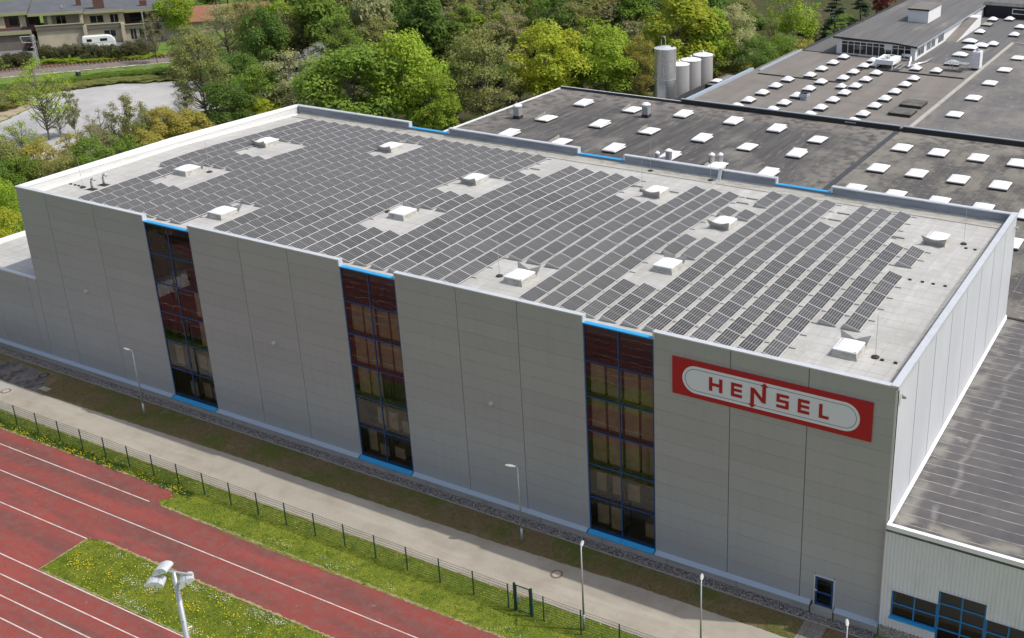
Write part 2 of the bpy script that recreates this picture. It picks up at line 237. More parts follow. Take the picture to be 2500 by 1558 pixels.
# ------------------------------------------------------------------ mesh helpers
def wloc(o):
    v = Vector((0, 0, 0))
    while o is not None: v += o.location; o = o.parent
    return v
class MB:
    def __init__(s): s.v = []; s.f = []; s.mi = []; s.uv = {}
    def add(s, vs, fs, mi=0):
        n = len(s.v); s.v += [tuple(float(c) for c in q) for q in vs]; s.f += [tuple(i+n for i in q) for q in fs]; s.mi += [mi]*len(fs); return s
    def box(s, x0, x1, y0, y1, z0, z1, mi=0):
        return s.add([(x0, y0, z0), (x1, y0, z0), (x1, y1, z0), (x0, y1, z0), (x0, y0, z1), (x1, y0, z1), (x1, y1, z1), (x0, y1, z1)],
                     [(0, 3, 2, 1), (4, 5, 6, 7), (0, 1, 5, 4), (1, 2, 6, 5), (2, 3, 7, 6), (3, 0, 4, 7)], mi)
    def quad(s, a, b, c, d, mi=0): return s.add([a, b, c, d], [(0, 1, 2, 3)], mi)
    def obox(s, o, e1, e2, a0, a1, b0, b1, z0, z1, mi=0):   # box in a rotated frame
        P = lambda a, b, z: (o[0]+e1[0]*a+e2[0]*b, o[1]+e1[1]*a+e2[1]*b, z)
        return s.add([P(a0, b0, z0), P(a1, b0, z0), P(a1, b1, z0), P(a0, b1, z0), P(a0, b0, z1), P(a1, b0, z1), P(a1, b1, z1), P(a0, b1, z1)],
                     [(0, 3, 2, 1), (4, 5, 6, 7), (0, 1, 5, 4), (1, 2, 6, 5), (2, 3, 7, 6), (3, 0, 4, 7)], mi)
    def prism(s, poly, z0, z1, mi=0):
        n = len(poly); vs = [(x, y, z0) for x, y in poly]+[(x, y, z1) for x, y in poly]
        return s.add(vs, [tuple(range(n))[::-1], tuple(range(n, 2*n))]+[(i, (i+1) % n, n+(i+1) % n, n+i) for i in range(n)], mi)
    def fprism(s, poly, y0, y1, mi=0):   # polygon given in x,z, extruded along y
        n = len(poly); vs = [(x, y0, z) for x, z in poly]+[(x, y1, z) for x, z in poly]
        return s.add(vs, [tuple(range(n)), tuple(range(n, 2*n))[::-1]]+[(i, n+i, n+(i+1) % n, (i+1) % n) for i in range(n)], mi)
    def tube(s, pts, r, n=6, mi=0, cap=True):
        pts = [Vector(p) for p in pts]; rs = r if isinstance(r, (list, tuple)) else [r]*len(pts); b = len(s.v)
        for i, p in enumerate(pts):
            d = (pts[min(i+1, len(pts)-1)]-pts[max(i-1, 0)]).normalized()
            a = Vector((0, 0, 1)) if abs(d.z) < .9 else Vector((1, 0, 0)); u = d.cross(a).normalized(); w_ = d.cross(u)
            for k in range(n):
                t = 2*math.pi*k/n; q = p+u*math.cos(t)*rs[i]+w_*math.sin(t)*rs[i]; s.v.append(tuple(q))
        for i in range(len(pts)-1):
            for k in range(n):
                s.f.append((b+i*n+k, b+i*n+(k+1) % n, b+(i+1)*n+(k+1) % n, b+(i+1)*n+k)); s.mi.append(mi)
        if cap:
            s.f.append(tuple(b+k for k in range(n))[::-1]); s.mi.append(mi); e = b+(len(pts)-1)*n; s.f.append(tuple(e+k for k in range(n))); s.mi.append(mi)
        return s
    def lathe(s, prof, n=24, c=(0, 0), mi=0, cap=True):  # prof: (r, z)
        b = len(s.v)
        for r, z in prof:
            for k in range(n): t = 2*math.pi*k/n; s.v.append((c[0]+r*math.cos(t), c[1]+r*math.sin(t), z))
        for i in range(len(prof)-1):
            for k in range(n): s.f.append((b+i*n+k, b+i*n+(k+1) % n, b+(i+1)*n+(k+1) % n, b+(i+1)*n+k)); s.mi.append(mi)
        if not cap: return s
        s.f.append(tuple(b+k for k in range(n))[::-1]); s.mi.append(mi); e = b+(len(prof)-1)*n; s.f.append(tuple(e+k for k in range(n))); s.mi.append(mi)
        return s
    def mesh(s, name, mats, smooth=False, off=(0, 0, 0)):
        me = bpy.data.meshes.new(name); off = Vector(off)
        me.from_pydata([tuple(Vector(v)-off) for v in s.v], [], s.f)
        mats = mats if isinstance(mats, (list, tuple)) else [mats]
        for m in mats: me.materials.append(m)
        if len(mats) > 1: me.polygons.foreach_set('material_index', s.mi)
        if smooth: me.polygons.foreach_set('use_smooth', [True]*len(s.f))
        me.update(); return me
    def build(s, name, mats, parent=None, smooth=False, **kw):
        off = wloc(parent) if parent is not None else Vector((0, 0, 0))
        o = bpy.data.objects.new(name, s.mesh(name, mats, smooth, off)); COL.objects.link(o); o.parent = parent
        for k, v in kw.items(): o[k] = v
        return o
def thing(name, loc, label, cat, group=None, rz=0):
    o = bpy.data.objects.new(name, None); COL.objects.link(o); o.location = loc; o.rotation_euler = (0, 0, rz); o.empty_display_size = .5
    o['label'] = label; o['category'] = cat
    if group: o['group'] = group
    return o
def inst(name, me, loc, parent=None, rz=0, sc=None, m=None, **kw):
    o = bpy.data.objects.new(name, me); COL.objects.link(o); o.location = loc; o.parent = parent; o.rotation_euler = (0, 0, rz)
    if sc: o.scale = sc
    if m: o.material_slots[0].link = 'OBJECT'; o.material_slots[0].material = m
    for k, v in kw.items(): o[k] = v
    return o
def copy_thing(o, loc, label, group=None, rz=None):
    c = o.copy(); COL.objects.link(c); c.location = loc; c['label'] = label
    if rz is not None: c.rotation_euler = (0, 0, rz)
    if group: c['group'] = group
    for ch in list(o.children):
        d = ch.copy(); COL.objects.link(d); d.parent = c
        for g in list(ch.children):
            e = g.copy(); COL.objects.link(e); e.parent = d
    return c
def ordn(i): return ['first', 'second', 'third', 'fourth', 'fifth', 'sixth', 'seventh', 'eighth', 'ninth', 'tenth', 'eleventh', 'twelfth', 'thirteenth', 'fourteenth', 'fifteenth'][i]
def sheet(name, pts, z, m, jit=0.0, step=1.0, **kw):
    out = []
    for i, p in enumerate(pts):
        q = pts[(i+1) % len(pts)]; L = math.hypot(q[0]-p[0], q[1]-p[1]); n = max(1, int(L/step)) if jit else 1
        for k in range(n):
            t = k/n; j = jit if k else 0
            out.append((p[0]+(q[0]-p[0])*t+random.uniform(-j, j), p[1]+(q[1]-p[1])*t+random.uniform(-j, j)))
    bm = bmesh.new(); vs = [bm.verts.new((x, y, z)) for x, y in out]; f = bm.faces.new(vs); bmesh.ops.triangulate(bm, faces=[f])
    if f.is_valid and f.normal.z < 0: pass
    bmesh.ops.recalc_face_normals(bm, faces=bm.faces)
    if sum(q.normal.z for q in bm.faces) < 0: bmesh.ops.reverse_faces(bm, faces=bm.faces)
    me = bpy.data.meshes.new(name); bm.to_mesh(me); bm.free(); me.materials.append(m)
    o = bpy.data.objects.new(name, me); COL.objects.link(o); o['kind'] = 'structure'
    for k, v in kw.items(): o[k] = v
    return o

# ================================================================== GROUND AND SURFACES
sheet('ground', [(-900, -300), (700, -300), (700, 1100), (-900, 1100)], G-0.03, m_field)
sheet('forest_floor', [(-78, 60), (-92, 118), (-160, 180), (-260, 420), (60, 420), (20, 200), (18, 88), (-1, 88), (-1, 40), (-40, 30)], G-0.024, mat('leaf_litter', (0.075, 0.065, 0.035), .95, 0, .1, [('n', (.04, .07, .015), .3, .45, .6, .9), ('n', (.15, .12, .07), .9, .55, .7, .7)]), .8, 4)
path = sheet('path', [(-30, -7.75), (30, -7.65), (58, -7.3), (90, -7.0), (90, -3.1), (74, -3.15), (64, -3.15), (52, -3.55), (29, -3.85), (4.0, -4.4), (1.2, -4.4), (-30, -4.4)], G+.004, m_paving, .035, .35)
sheet('grass_verge', [(-30, -1.12), (1.5, -1.12), (3.4, -1.1), (79.5, -1.0), (90, -1.0), (90, -3.1), (74, -3.12), (64, -3.12), (52, -3.52), (29, -3.82), (4.0, -4.36), (1.6, -3.4), (-3.0, -2.0), (-30, -2.0)], G-.004, m_moss, .05, .4)
sheet('tar_patch', [(-30, -4.4), (1.7, -4.4), (4.0, -4.35), (3.2, -3.4), (1.6, -1.7), (-3.4, -1.45), (-4.2, -2.2), (-30, -2.2)], G+.0, m_tar, .05, .4)
sheet('concrete_slab', [(-1.4, -4.75), (1.5, -4.42), (2.1, -5.9), (1.6, -6.2), (-1.4, -6.6)], G+.009, m_concrete, .02, .4)
sheet('gravel_bed', [(-13, -1.05), (79.5, -1.0), (79.5, 0.0), (-13, 0.0)], G, m_gravelbase)
sheet('sports_lawn', [(-60, -90), (130, -90), (130, -7.1), (58, -7.35), (30, -7.7), (-60, -7.8)], G-.012, m_lawn)
trk = sheet('running_track', [(-45, -9.75), (7, -9.7), (27.3, -9.45), (28.2, -10.0), (27.4, -10.7), (28.2, -11.2), (37, -11.35), (58, -11.2), (90, -11.0), (90, -16.05), (49.3, -16.1), (28.0, -15.95), (26.9, -16.3), (27.1, -20.02), (90, -20.0), (90, -34), (-45, -34)], G+.0, m_track, .045, .3)
for (x0, x1, y) in ((-45, 26.95, -11.2), (-45, 90, -13.6), (-45, 26.9, -16.28), (-45, 90, -20.1), (-45, 90, -21.47), (-45, 90, -22.83), (-45, 90, -24.2), (-45, 90, -25.57), (-45, 90, -26.94), (-45, 90, -28.3)):
    mb = MB(); n = 40
    for i in range(n):
        a, b = x0+(x1-x0)*i/n, x0+(x1-x0)*(i+1)/n; mb.quad((a, y-.038, G+.005), (b, y-.038, G+.005), (b, y+.038, G+.005), (a, y+.038, G+.005))
    mb.build('lane_line', m_line, trk)
# kerb stones between gravel and verge
kb = thing('kerb_edging', (33, -1.06, G), 'long line of thin concrete edging stones between the gravel and the verge', 'kerb')
proto = MB().box(0, .98, -.03, .03, -.05, .06).mesh('edging_stone', m_concrete)
for i in range(93):
    inst('edging_stone', proto, (-13+i*1.0-33, random.uniform(-.008, .008), random.uniform(-.012, .008)), kb)

# gravel stones along the wall
def stones(name, n, fx, fy, fz, r0, r1, m, label=None, cat=None, **kw):
    base = np.array([(1, 0, 0), (-1, 0, 0), (0, 1, 0), (0, -1, 0), (0, 0, 1), (0, 0, -1)], float)
    fc = np.array([(0, 2, 4), (2, 1, 4), (1, 3, 4), (3, 0, 4), (2, 0, 5), (1, 2, 5), (3, 1, 5), (0, 3, 5)])
    c = np.stack([fx(n), fy(n), fz(n)], 1); r = rng.uniform(r0, r1, (n, 1, 1)); V = base[None]*rng.uniform(.55, 1.2, (n, 6, 1))*r*np.array([1, 1, .8])
    a = rng.uniform(0, 6.28, n); ca, sa = np.cos(a)[:, None], np.sin(a)[:, None]; X = V[:, :, 0]*ca-V[:, :, 1]*sa; Y = V[:, :, 0]*sa+V[:, :, 1]*ca
    V = np.stack([X, Y, V[:, :, 2]], 2)+c[:, None]; Fc = fc[None]+(np.arange(n)*6)[:, None, None]
    return npmesh(name, V.reshape(-1, 3), Fc.reshape(-1, 3), m, **kw)
def npmesh(name, V, Fc, m, mi=None, parent=None, link=True, **kw):
    me = bpy.data.meshes.new(name); k = Fc.shape[1]; me.vertices.add(len(V)); me.vertices.foreach_set('co', np.ascontiguousarray(V, dtype=np.float32).ravel())
    me.loops.add(Fc.size); me.loops.foreach_set('vertex_index', Fc.astype(np.int32).ravel()); me.polygons.add(len(Fc))
    me.polygons.foreach_set('loop_start', (np.arange(len(Fc))*k).astype(np.int32))
    for q in (m if isinstance(m, (list, tuple)) else [m]): me.materials.append(q)
    if mi is not None: me.polygons.foreach_set('material_index', mi.astype(np.int32))
    me.update(calc_edges=True); me.validate()
    if not link: return me
    o = bpy.data.objects.new(name, me); COL.objects.link(o); o.parent = parent
    for a, b in kw.items(): o[a] = b
    return o
U = lambda a, b: (lambda n: rng.uniform(a, b, n))
stones('gravel', 15000, U(-12.5, 79.4), U(-1.0, -.28), U(G+.0, G+.09), .04, .085, m_stone, kind='stuff', label='dark grey gravel bed along the foot of the long facade', category='gravel')

# ================================================================== WAREHOUSE
L_, D_, H_ = 79.58, 33.07, 16.5
WIN = [(16.32, 21.55), (37.41, 42.58), (58.40, 63.64)]
ZW = 16.0
wh = thing('warehouse', (40, 16.5, 0), 'large silver clad warehouse with three tall window strips and a solar roof', 'warehouse')
def rz_(y): return 15.5+.025*(16.5-abs(y-16.5))
# shell
mb = MB(); xs = [0]+[v for w_ in WIN for v in w_]+[L_]
for a, b in zip(xs[0::2], xs[1::2]):
    lim = [(a, b)] if b != L_ else [(a, 75.2), (76.48, b)]
    for p, q in lim: mb.box(p, q, .075, .30, G, 16.44)
mb.box(75.2, 76.48, .075, .30, 1.95, 16.44)
mb.box(L_-.32, L_-.075, .30, D_-.30, G, 16.44); mb.box(.02, .26, .30, D_-.30, G, 16.44)
xb = [0.02]+[v for w_ in WIN for v in w_]+[L_-.02]
for a, b in zip(xb[0::2], xb[1::2]): mb.box(a, b, D_-.30, D_-.02, G, 16.42)
for a, b in WIN: mb.box(a, b, D_-.30, D_-.02, G, 15.9)
mb.build('wall', m_core, wh)
MB().box(.3, L_-.35, .3, D_-.3, G, -.02).build('floor_slab', m_inside, wh)
# facade cladding panels, each a piece
BX = [0, 3.92, 10.08, 16.32, 21.55, 27.05, 32.19, 37.41, 42.58, 48.02, 53.15, 58.40, 63.64, 69.05, 74.18, L_]
NR = 15; rh = H_/NR; g_ = .006
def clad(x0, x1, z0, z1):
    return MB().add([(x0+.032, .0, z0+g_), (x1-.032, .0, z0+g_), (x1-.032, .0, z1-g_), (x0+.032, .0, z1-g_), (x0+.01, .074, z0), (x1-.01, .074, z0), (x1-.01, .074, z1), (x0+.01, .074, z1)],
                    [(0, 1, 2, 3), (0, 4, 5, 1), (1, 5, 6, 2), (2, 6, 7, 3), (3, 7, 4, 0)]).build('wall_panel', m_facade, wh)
for i in range(15):
    x0, x1 = BX[i], BX[i+1]
    if (x0, x1) in WIN: continue
    for r in range(NR):
        z0, z1 = r*rh, (r+1)*rh
        if i == 14 and r < 2:
            if r == 0: clad(x0, 75.2, z0, z1); clad(76.48, x1, z0, z1)
            else: clad(x0, 75.2, z0, z1); clad(76.48, x1, z0, z1); clad(75.2, 76.48, 1.95, z1)
        else: clad(x0, x1, z0, z1)
# end wall cladding
YB = [0.0, 4.34, 8.33, 12.4, 16.5, 20.8, 24.9, 28.95, D_]
for a, b in zip(YB[:-1], YB[1:]):
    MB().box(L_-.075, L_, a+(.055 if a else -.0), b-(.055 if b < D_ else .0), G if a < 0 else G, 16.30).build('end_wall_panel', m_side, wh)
MB().box(.0, .02, .08, D_-.08, G, 16.4).build('far_end_wall', m_side, wh)
# corner trims
MB().box(L_-.12, L_+.012, -.012, .0, G+.45, 16.3).build('corner_trim', m_coping, wh)
# parapets + copings
def cop(x0, x1, y0, y1, z0, z1, name='coping', m=m_coping): return MB().box(x0, x1, y0, y1, z0, z1).build(name, m, wh)
for a, b in zip(xs[0::2], xs[1::2]):
    cop(a-.01, b+.01, -.03, .36, 16.44, 16.52)
    cop(a, b, .301, .34, 15.2, 16.43, 'parapet_inner_face', m_pwhite)
for a, b in zip(xb[0::2], xb[1::2]):
    cop(a-.02, b+.02, D_-.40, D_+.03, 16.42, 16.52)
    cop(a, b, D_-.36, D_-.301, 15.3, 16.41, 'parapet_inner_face', m_pdark)
for a, b in WIN:
    cop(a, b, -.02, .34, ZW-.06, ZW+.02, 'blue_window_coping', m_blue); cop(a, b, .301, .33, 15.3, ZW-.07, 'parapet_inner_face', m_pwhite)
    MB().box(a, b, .22, .3, 15.2, 15.93).build('lintel', m_core, wh)
    cop(a, b, D_-.42, D_+.02, 15.9, 15.97, 'blue_window_coping', m_blue); cop(a, b, D_-.36, D_-.301, 15.3, 15.89, 'parapet_inner_face', m_pdark)
    for x in (a, b):
        s = .02 if x == a else -.02
        xa, xb2 = (x-.1, x+.018) if x == a else (x-.018, x+.1)
        MB().box(xa, xb2, -.034, .37, ZW+.021, 16.53).build('notch_end_cap', m_coping, wh)
        MB().box(xa, xb2, D_-.43, D_+.035, 15.971, 16.53).build('notch_end_cap', m_coping, wh)
cop(L_-.42, L_+.04, -.03, D_+.03, 16.52, 16.57); cop(L_-.42, L_-.36, .36, D_-.42, 15.3, 16.5, 'parapet_inner_face', m_pdark)
cop(L_-.02, L_+.035, -.03, D_+.03, 16.28, 16.519, 'coping_apron')
# left parapet follows the shallow gable of the roof
mb = MB(); N_ = 16
for i in range(N_):
    y0, y1 = D_*i/N_, D_*(i+1)/N_; h = lambda y: 16.52+.30*(1-abs(y-16.5)/16.6)*1.0
    mb.add([(-.03, y0, h(y0)), (.38, y0, h(y0)-.03), (.38, y1, h(y1)-.03), (-.03, y1, h(y1)), (-.03, y0, 16.3), (.38, y0, 16.3), (.38, y1, 16.3), (-.03, y1, 16.3)], [(0, 1, 2, 3), (1, 5, 6, 2), (0, 3, 7, 4)])
mb.build('coping', m_trim, wh)
mb = MB()
for i in range(N_):
    y0, y1 = .36+(D_-.8)*i/N_, .36+(D_-.8)*(i+1)/N_; h = lambda y: 16.47+.28*(1-abs(y-16.5)/16.6)
    mb.quad((.34, y0, 15.2), (.34, y1, 15.2), (.34, y1, h(y1)), (.34, y0, h(y0)))
    mb.quad((.62, y0, rz_(y0)+.004), (.62, y1, rz_(y1)+.004), (.345, y1, rz_(y1)+.12), (.345, y0, rz_(y0)+.12))
mb.build('parapet_inner_face', m_pwhite, wh)
# roof membrane (shallow gable) and stained strip along the back
mb = MB()
for y0, y1 in ((.3, 16.5), (16.5, D_-.3)):
    for i in range(20):
        x0, x1 = .3+(L_-.66)*i/20, .3+(L_-.66)*(i+1)/20
        mb.quad((x0, y0, rz_(y0)), (x1, y0, rz_(y0)), (x1, y1, rz_(y1)), (x0, y1, rz_(y1)))
mb.build('roof_membrane', m_memb, wh)
mb = MB()
for i in range(20):
    x0, x1 = .7+(L_-1.2)*i/20, .7+(L_-1.2)*(i+1)/20
    mb.quad((x0, 31.35, rz_(31.35)+.006), (x1, 31.35, rz_(31.35)+.006), (x1, 32.72, rz_(32.72)+.006), (x0, 32.72, rz_(32.72)+.006))
    mb.quad((x0, 31.3, rz_(31.3)+.06), (x1, 31.3, rz_(31.3)+.06), (x1, 31.36, rz_(31.36)+.06), (x0, 31.36, rz_(31.36)+.06), 1)
    mb.quad((x0, 31.3, rz_(31.3)), (x1, 31.3, rz_(31.3)), (x1, 31.3, rz_(31.3)+.06), (x0, 31.3, rz_(31.3)+.06), 1)
    mb.quad((x0, 32.15, rz_(32.2)+.012), (x1, 32.15, rz_(32.2)+.012), (x1, 32.72, rz_(32.7)+.25), (x0, 32.72, rz_(32.7)+.25))
mb.build('roof_edge_strip', [m_gutter, m_alu2], wh)
mb = MB(); mb.quad((L_-1.15, .7, rz_(.7)+.008), (L_-.42, .7, rz_(.7)+.3), (L_-.42, 16.5, rz_(16.5)+.3), (L_-1.15, 16.5, rz_(16.5)+.008)); mb.quad((L_-1.15, 16.5, rz_(16.5)+.008), (L_-.42, 16.5, rz_(16.5)+.3), (L_-.42, 32.5, rz_(32.5)+.3), (L_-1.15, 32.5, rz_(32.5)+.008))
mb.build('roof_edge_fillet', m_gutter, wh)
# plinth, drip ledges
def ledge(a, b, m, nm):
    MB().add([(a, -.01, .03), (b, -.01, .03), (b, -.36, -.12), (a, -.36, -.12), (a, -.36, -.17), (b, -.36, -.17), (a, 0, -.17), (b, 0, -.17)], [(3, 2, 1, 0), (4, 5, 2, 3), (6, 7, 5, 4), (0, 6, 4, 3), (1, 2, 5, 7)]).build(nm, m, wh)
segs = [(-12.6, 16.32), (21.55, 37.41), (42.58, 58.40), (63.64, 75.0), (76.62, L_-.05)]
m_ledge = mat('blue_grey_drip_metal', (0.43, 0.50, 0.58), 0.45, .3, .5)
for a, b in segs:
    n = max(1, round((b-a)/6)); 
    for i in range(n): ledge(a+(b-a)*i/n+.006, a+(b-a)*(i+1)/n-.006, m_ledge, 'drip_ledge')
for a, b in WIN:
    ledge(a-.1, (a+b)/2-.01, m_blue, 'blue_sill'); ledge((a+b)/2+.01, b+.1, m_blue, 'blue_sill')
for a, b in ((-12.6, 75.0), (76.62, L_-.05)):
    n = max(1, round((b-a)/5.2))
    for i in range(n): MB().box(a+(b-a)*i/n+.02, a+(b-a)*(i+1)/n-.02, -.27, .07, G-.1, -.171).build('plinth_block', m_concrete, wh)
# windows
for wi, (a, b) in enumerate(WIN):
    fr = MB(); y0, y1 = .05, .13; zt = ZW-.07; z0 = .03; mid = (a+b)/2
    for x in (a, mid, b): fr.box(x-(.045 if x == mid else (0 if x == a else .09)), x+(.045 if x == mid else (.09 if x == a else 0)), y0, y1, z0, zt)
    lv = [z0, 2.68, 5.34, 7.97, 10.59, 13.25, zt]
    for z in lv:
        zz = (z, z+.09) if z == z0 else ((z-.09, z) if z == zt else (z-.045, z+.045))
        fr.box(a+.092, mid-.047, y0+.002, y1-.002, *zz); fr.box(mid+.047, b-.092, y0+.002, y1-.002, *zz)
    win = fr.build('window', m_blueframe, wh)
    for q in range(6):
        for x0, x1 in ((a+.085, mid-.04), (mid+.04, b-.085)):
            MB().quad((x0, .09, lv[q]), (x1, .09, lv[q]), (x1, .09, lv[q+1]), (x0, .09, lv[q+1])).build('pane', m_glass, win)
    # shaft behind the glass
    s = MB(); s.box(a-.6, a-.5, .31, 4.2, 0, 15.3); s.box(b+.5, b+.6, .31, 4.2, 0, 15.3); s.box(a-.6, b+.6, 4.2, 4.3, 0, 15.3)
    s.build('interior_wall', m_inside, wh)
# door
dr = MB(); dr.box(75.22, 75.36, -.02, .06, -.2, 1.93); dr.box(76.32, 76.46, -.02, .06, -.2, 1.93); dr.box(75.36, 76.32, -.018, .058, 1.80, 1.93); dr.box(75.36, 76.32, -.018, .058, -.2, -.04); dr.box(75.36, 76.32, -.018, .058, .74, .88)
door = dr.build('door', m_blueframe, wh)
MB().quad((75.36, .02, -.04), (76.32, .02, -.04), (76.32, .02, .74), (75.36, .02, .74)).build('pane', m_glass2, door)
MB().quad((75.36, .02, .88), (76.32, .02, .88), (76.32, .02, 1.8), (75.36, .02, 1.8)).build('pane', m_glass2, door)
MB().box(75.27, 75.31, -.07, -.02, .84, 1.0).box(75.24, 75.42, -.09, -.06, .92, .96).build('handle', m_alu, door)
MB().box(75.14, 75.22, -.05, .07, -.2, 2.0).box(76.46, 76.54, -.05, .07, -.2, 2.0).box(75.14, 76.54, -.06, .07, 2.0, 2.06).build('door_surround', m_coping, wh)
MB().box(75.1, 76.55, -.35, .07, G-.1, -.2).build('door_step', m_concrete, wh)
# slabs leading to the door
sp = thing('door_path', (75.8, -1.7, G), 'short path of grey paving slabs leading up to the blue door', 'path')
pm = MB().box(-.245, .245, -.245, .245, -.04, .03).mesh('paving_slab', m_slab)
for i in range(3):
    for j in range(6): inst('paving_slab', pm, (-.5+i*.5, -1.25+j*.5, random.uniform(-.008, .008)), sp)

# left lower extension
ex = thing('warehouse_annex', (-6.3, 10, 0), 'lower silver annex with a pale roof at the left end of the warehouse', 'building')
MB().box(-12.6, -.01, .08, 20, G, 7.3).build('wall', m_core, ex)
for x0, x1 in ((-12.6, -6.55), (-6.55, -1.32), (-1.32, -.02)):
    for r in range(7): 
        z0, z1 = r*rh, (r+1)*rh
        MB().add([(x0+.03, .0, z0+g_), (x1-.03, .0, z0+g_), (x1-.03, .0, z1-g_), (x0+.03, .0, z1-g_), (x0, .074, z0), (x1, .074, z0), (x1, .074, z1), (x0, .074, z1)], [(0, 1, 2, 3), (0, 4, 5, 1), (1, 5, 6, 2), (2, 6, 7, 3), (3, 7, 4, 0)]).build('wall_panel', m_facade, ex)
MB().box(-12.3, -.02, .35, 19.7, 7.3, 7.34).build('roof_membrane', m_memb, ex)
MB().box(-12.65, -.02, -.03, .34, 7.62, 7.72).build('coping', m_coping, ex)
MB().box(-12.65, -12.3, .345, 20, 7.30, 7.74).build('parapet', m_trim, ex)
MB().box(-12.29, -.02, 19.7, 20, 7.30, 7.74).build('parapet', m_trim, ex)
MB().box(-12.29, -.02, .08, .339, 7.30, 7.619).build('parapet', m_pwhite, ex)

# ================================================================== SOLAR ARRAY
arr = thing('solar_array', (39, 16, 15.6), 'field of tilted dark solar panels covering most of the warehouse roof', 'solar panels')
def pv_mesh():
    mb = MB(); w_, l = 1.06, 1.905; zh, zl = .41, .12
    def P(x, y, dz=0): return (x, y, zh+(zl-zh)*x/w_+dz)
    f = .022
    mb.add([P(f, f), P(w_-f, f), P(w_-f, l-f), P(f, l-f)], [(0, 1, 2, 3)], 0)
    o = [P(0, 0), P(w_, 0), P(w_, l), P(0, l)]; i_ = [P(f, f), P(w_-f, f), P(w_-f, l-f), P(f, l-f)]
    mb.add(o+i_, [(0, 1, 5, 4), (1, 2, 6, 5), (2, 3, 7, 6), (3, 0, 4, 7)], 1)
    bo = [P(0, 0, -.04), P(w_, 0, -.04), P(w_, l, -.04), P(0, l, -.04)]
    mb.add(o+bo, [(0, 4, 5, 1), (1, 5, 6, 2), (2, 6, 7, 3), (3, 7, 4, 0), (4, 7, 6, 5)], 1)
    for y in (.03, l-.03):
        mb.add([(-.22, y, 0), (0, y, zh-.05), (w_, y, zl-.05), (w_+.12, y, 0)], [(0, 3, 2, 1)], 2)
    mb.add([(-.22, .03, 0), (0, .03, zh-.05), (0, l-.03, zh-.05), (-.22, l-.03, 0)], [(0, 1, 2, 3)], 2)
    mb.box(w_-.02, 1.50, l-.01, l+.035, .0, .07, 2)
    me = mb.mesh('solar_panel', [m_pv, m_alu, m_alu2])
    uv = me.uv_layers.new(name='UVMap'); p = me.polygons[0]
    for li, c in zip(p.loop_indices, ((0, 0), (1, 0), (1, 1), (0, 1))): uv.data[li].uv = c
    return me
pvm = pv_mesh()
miss = set()
def hole(i0, i1, j0, j1):
    for i in range(i0, i1+1):
        for j in range(j0, j1+1): miss.add((i, j))
hole(0, 0, 0, 4); hole(2, 4, 3, 5); hole(2, 4, 8, 10); hole(9, 10, 0, 2); hole(9, 10, 11, 13); hole(17, 19, 3, 5); hole(17, 19, 8, 10)
hole(19, 20, 12, 14); hole(19, 19, 8, 10); hole(21, 25, 14, 14); hole(26, 28, 11, 14); hole(26, 28, 0, 2); hole(29, 31, 14, 14); hole(32, 33, 8, 10); hole(32, 33, 3, 5)
hole(32, 32, 12, 14); hole(33, 33, 12, 12); hole(37, 37, 12, 14); hole(41, 41, 11, 14); hole(41, 41, 0, 2); hole(42, 42, 0, 2); hole(42, 42, 8, 8); hole(42, 42, 11, 14)
slots = [(i, j) for i in range(43) for j in range(15) if (i, j) not in miss]
pos_ = {}
for i, j in slots: pos_[(i, j)] = (4.33+1.652*i, 1.64+1.94*j)
slots.sort(key=lambda s: (pos_[s][0]-CP[0])**2+(pos_[s][1]-CP[1])**2)
base = Vector((39, 16, 15.6)); SL = .025
def pvmat(i, j):
    x, y = pos_[(i, j)]; s = SL if j <= 7 else -SL
    z = rz_(y+ (0 if j <= 7 else 0)); ang = math.atan(SL if y < 15 else -SL)
    return Vector((x, y, z+.012)), ang
for i, j in slots[:300]:
    p, a = pvmat(i, j); o = inst('solar_panel', pvm, p-base, arr); o.rotation_euler = (a, 0, 0)
V0 = np.array([v.co[:] for v in pvm.vertices]); polys = [list(p.vertices) for p in pvm.polygons]; pmi = [p.material_index for p in pvm.polygons]
vs, fs, mi, uvs = [], [], [], []
rest = slots[300:]
for q, (i, j) in enumerate(rest):
    p, a = pvmat(i, j); ca, sa = math.cos(a), math.sin(a)
    X = V0.copy(); Y = X[:, 1]*ca-X[:, 2]*sa; Z = X[:, 1]*sa+X[:, 2]*ca; X[:, 1] = Y; X[:, 2] = Z; X += np.array(p-base); n = len(vs)
    vs += [tuple(r) for r in X]; fs += [tuple(k+n for k in f) for f in polys]; mi += pmi
me = bpy.data.meshes.new('far_solar_panels'); me.from_pydata(vs, [], fs)
for m_ in (m_pv, m_alu, m_alu2): me.materials.append(m_)
me.polygons.foreach_set('material_index', mi); uv = me.uv_layers.new(name='UVMap')
for q in range(len(rest)):
    p = me.polygons[q*len(polys)]
    for li, c in zip(p.loop_indices, ((0, 0), (1, 0), (1, 1), (0, 1))): uv.data[li].uv = c
o = bpy.data.objects.new('far_solar_panels', me); COL.objects.link(o); o.parent = arr; o['kind'] = 'stuff'

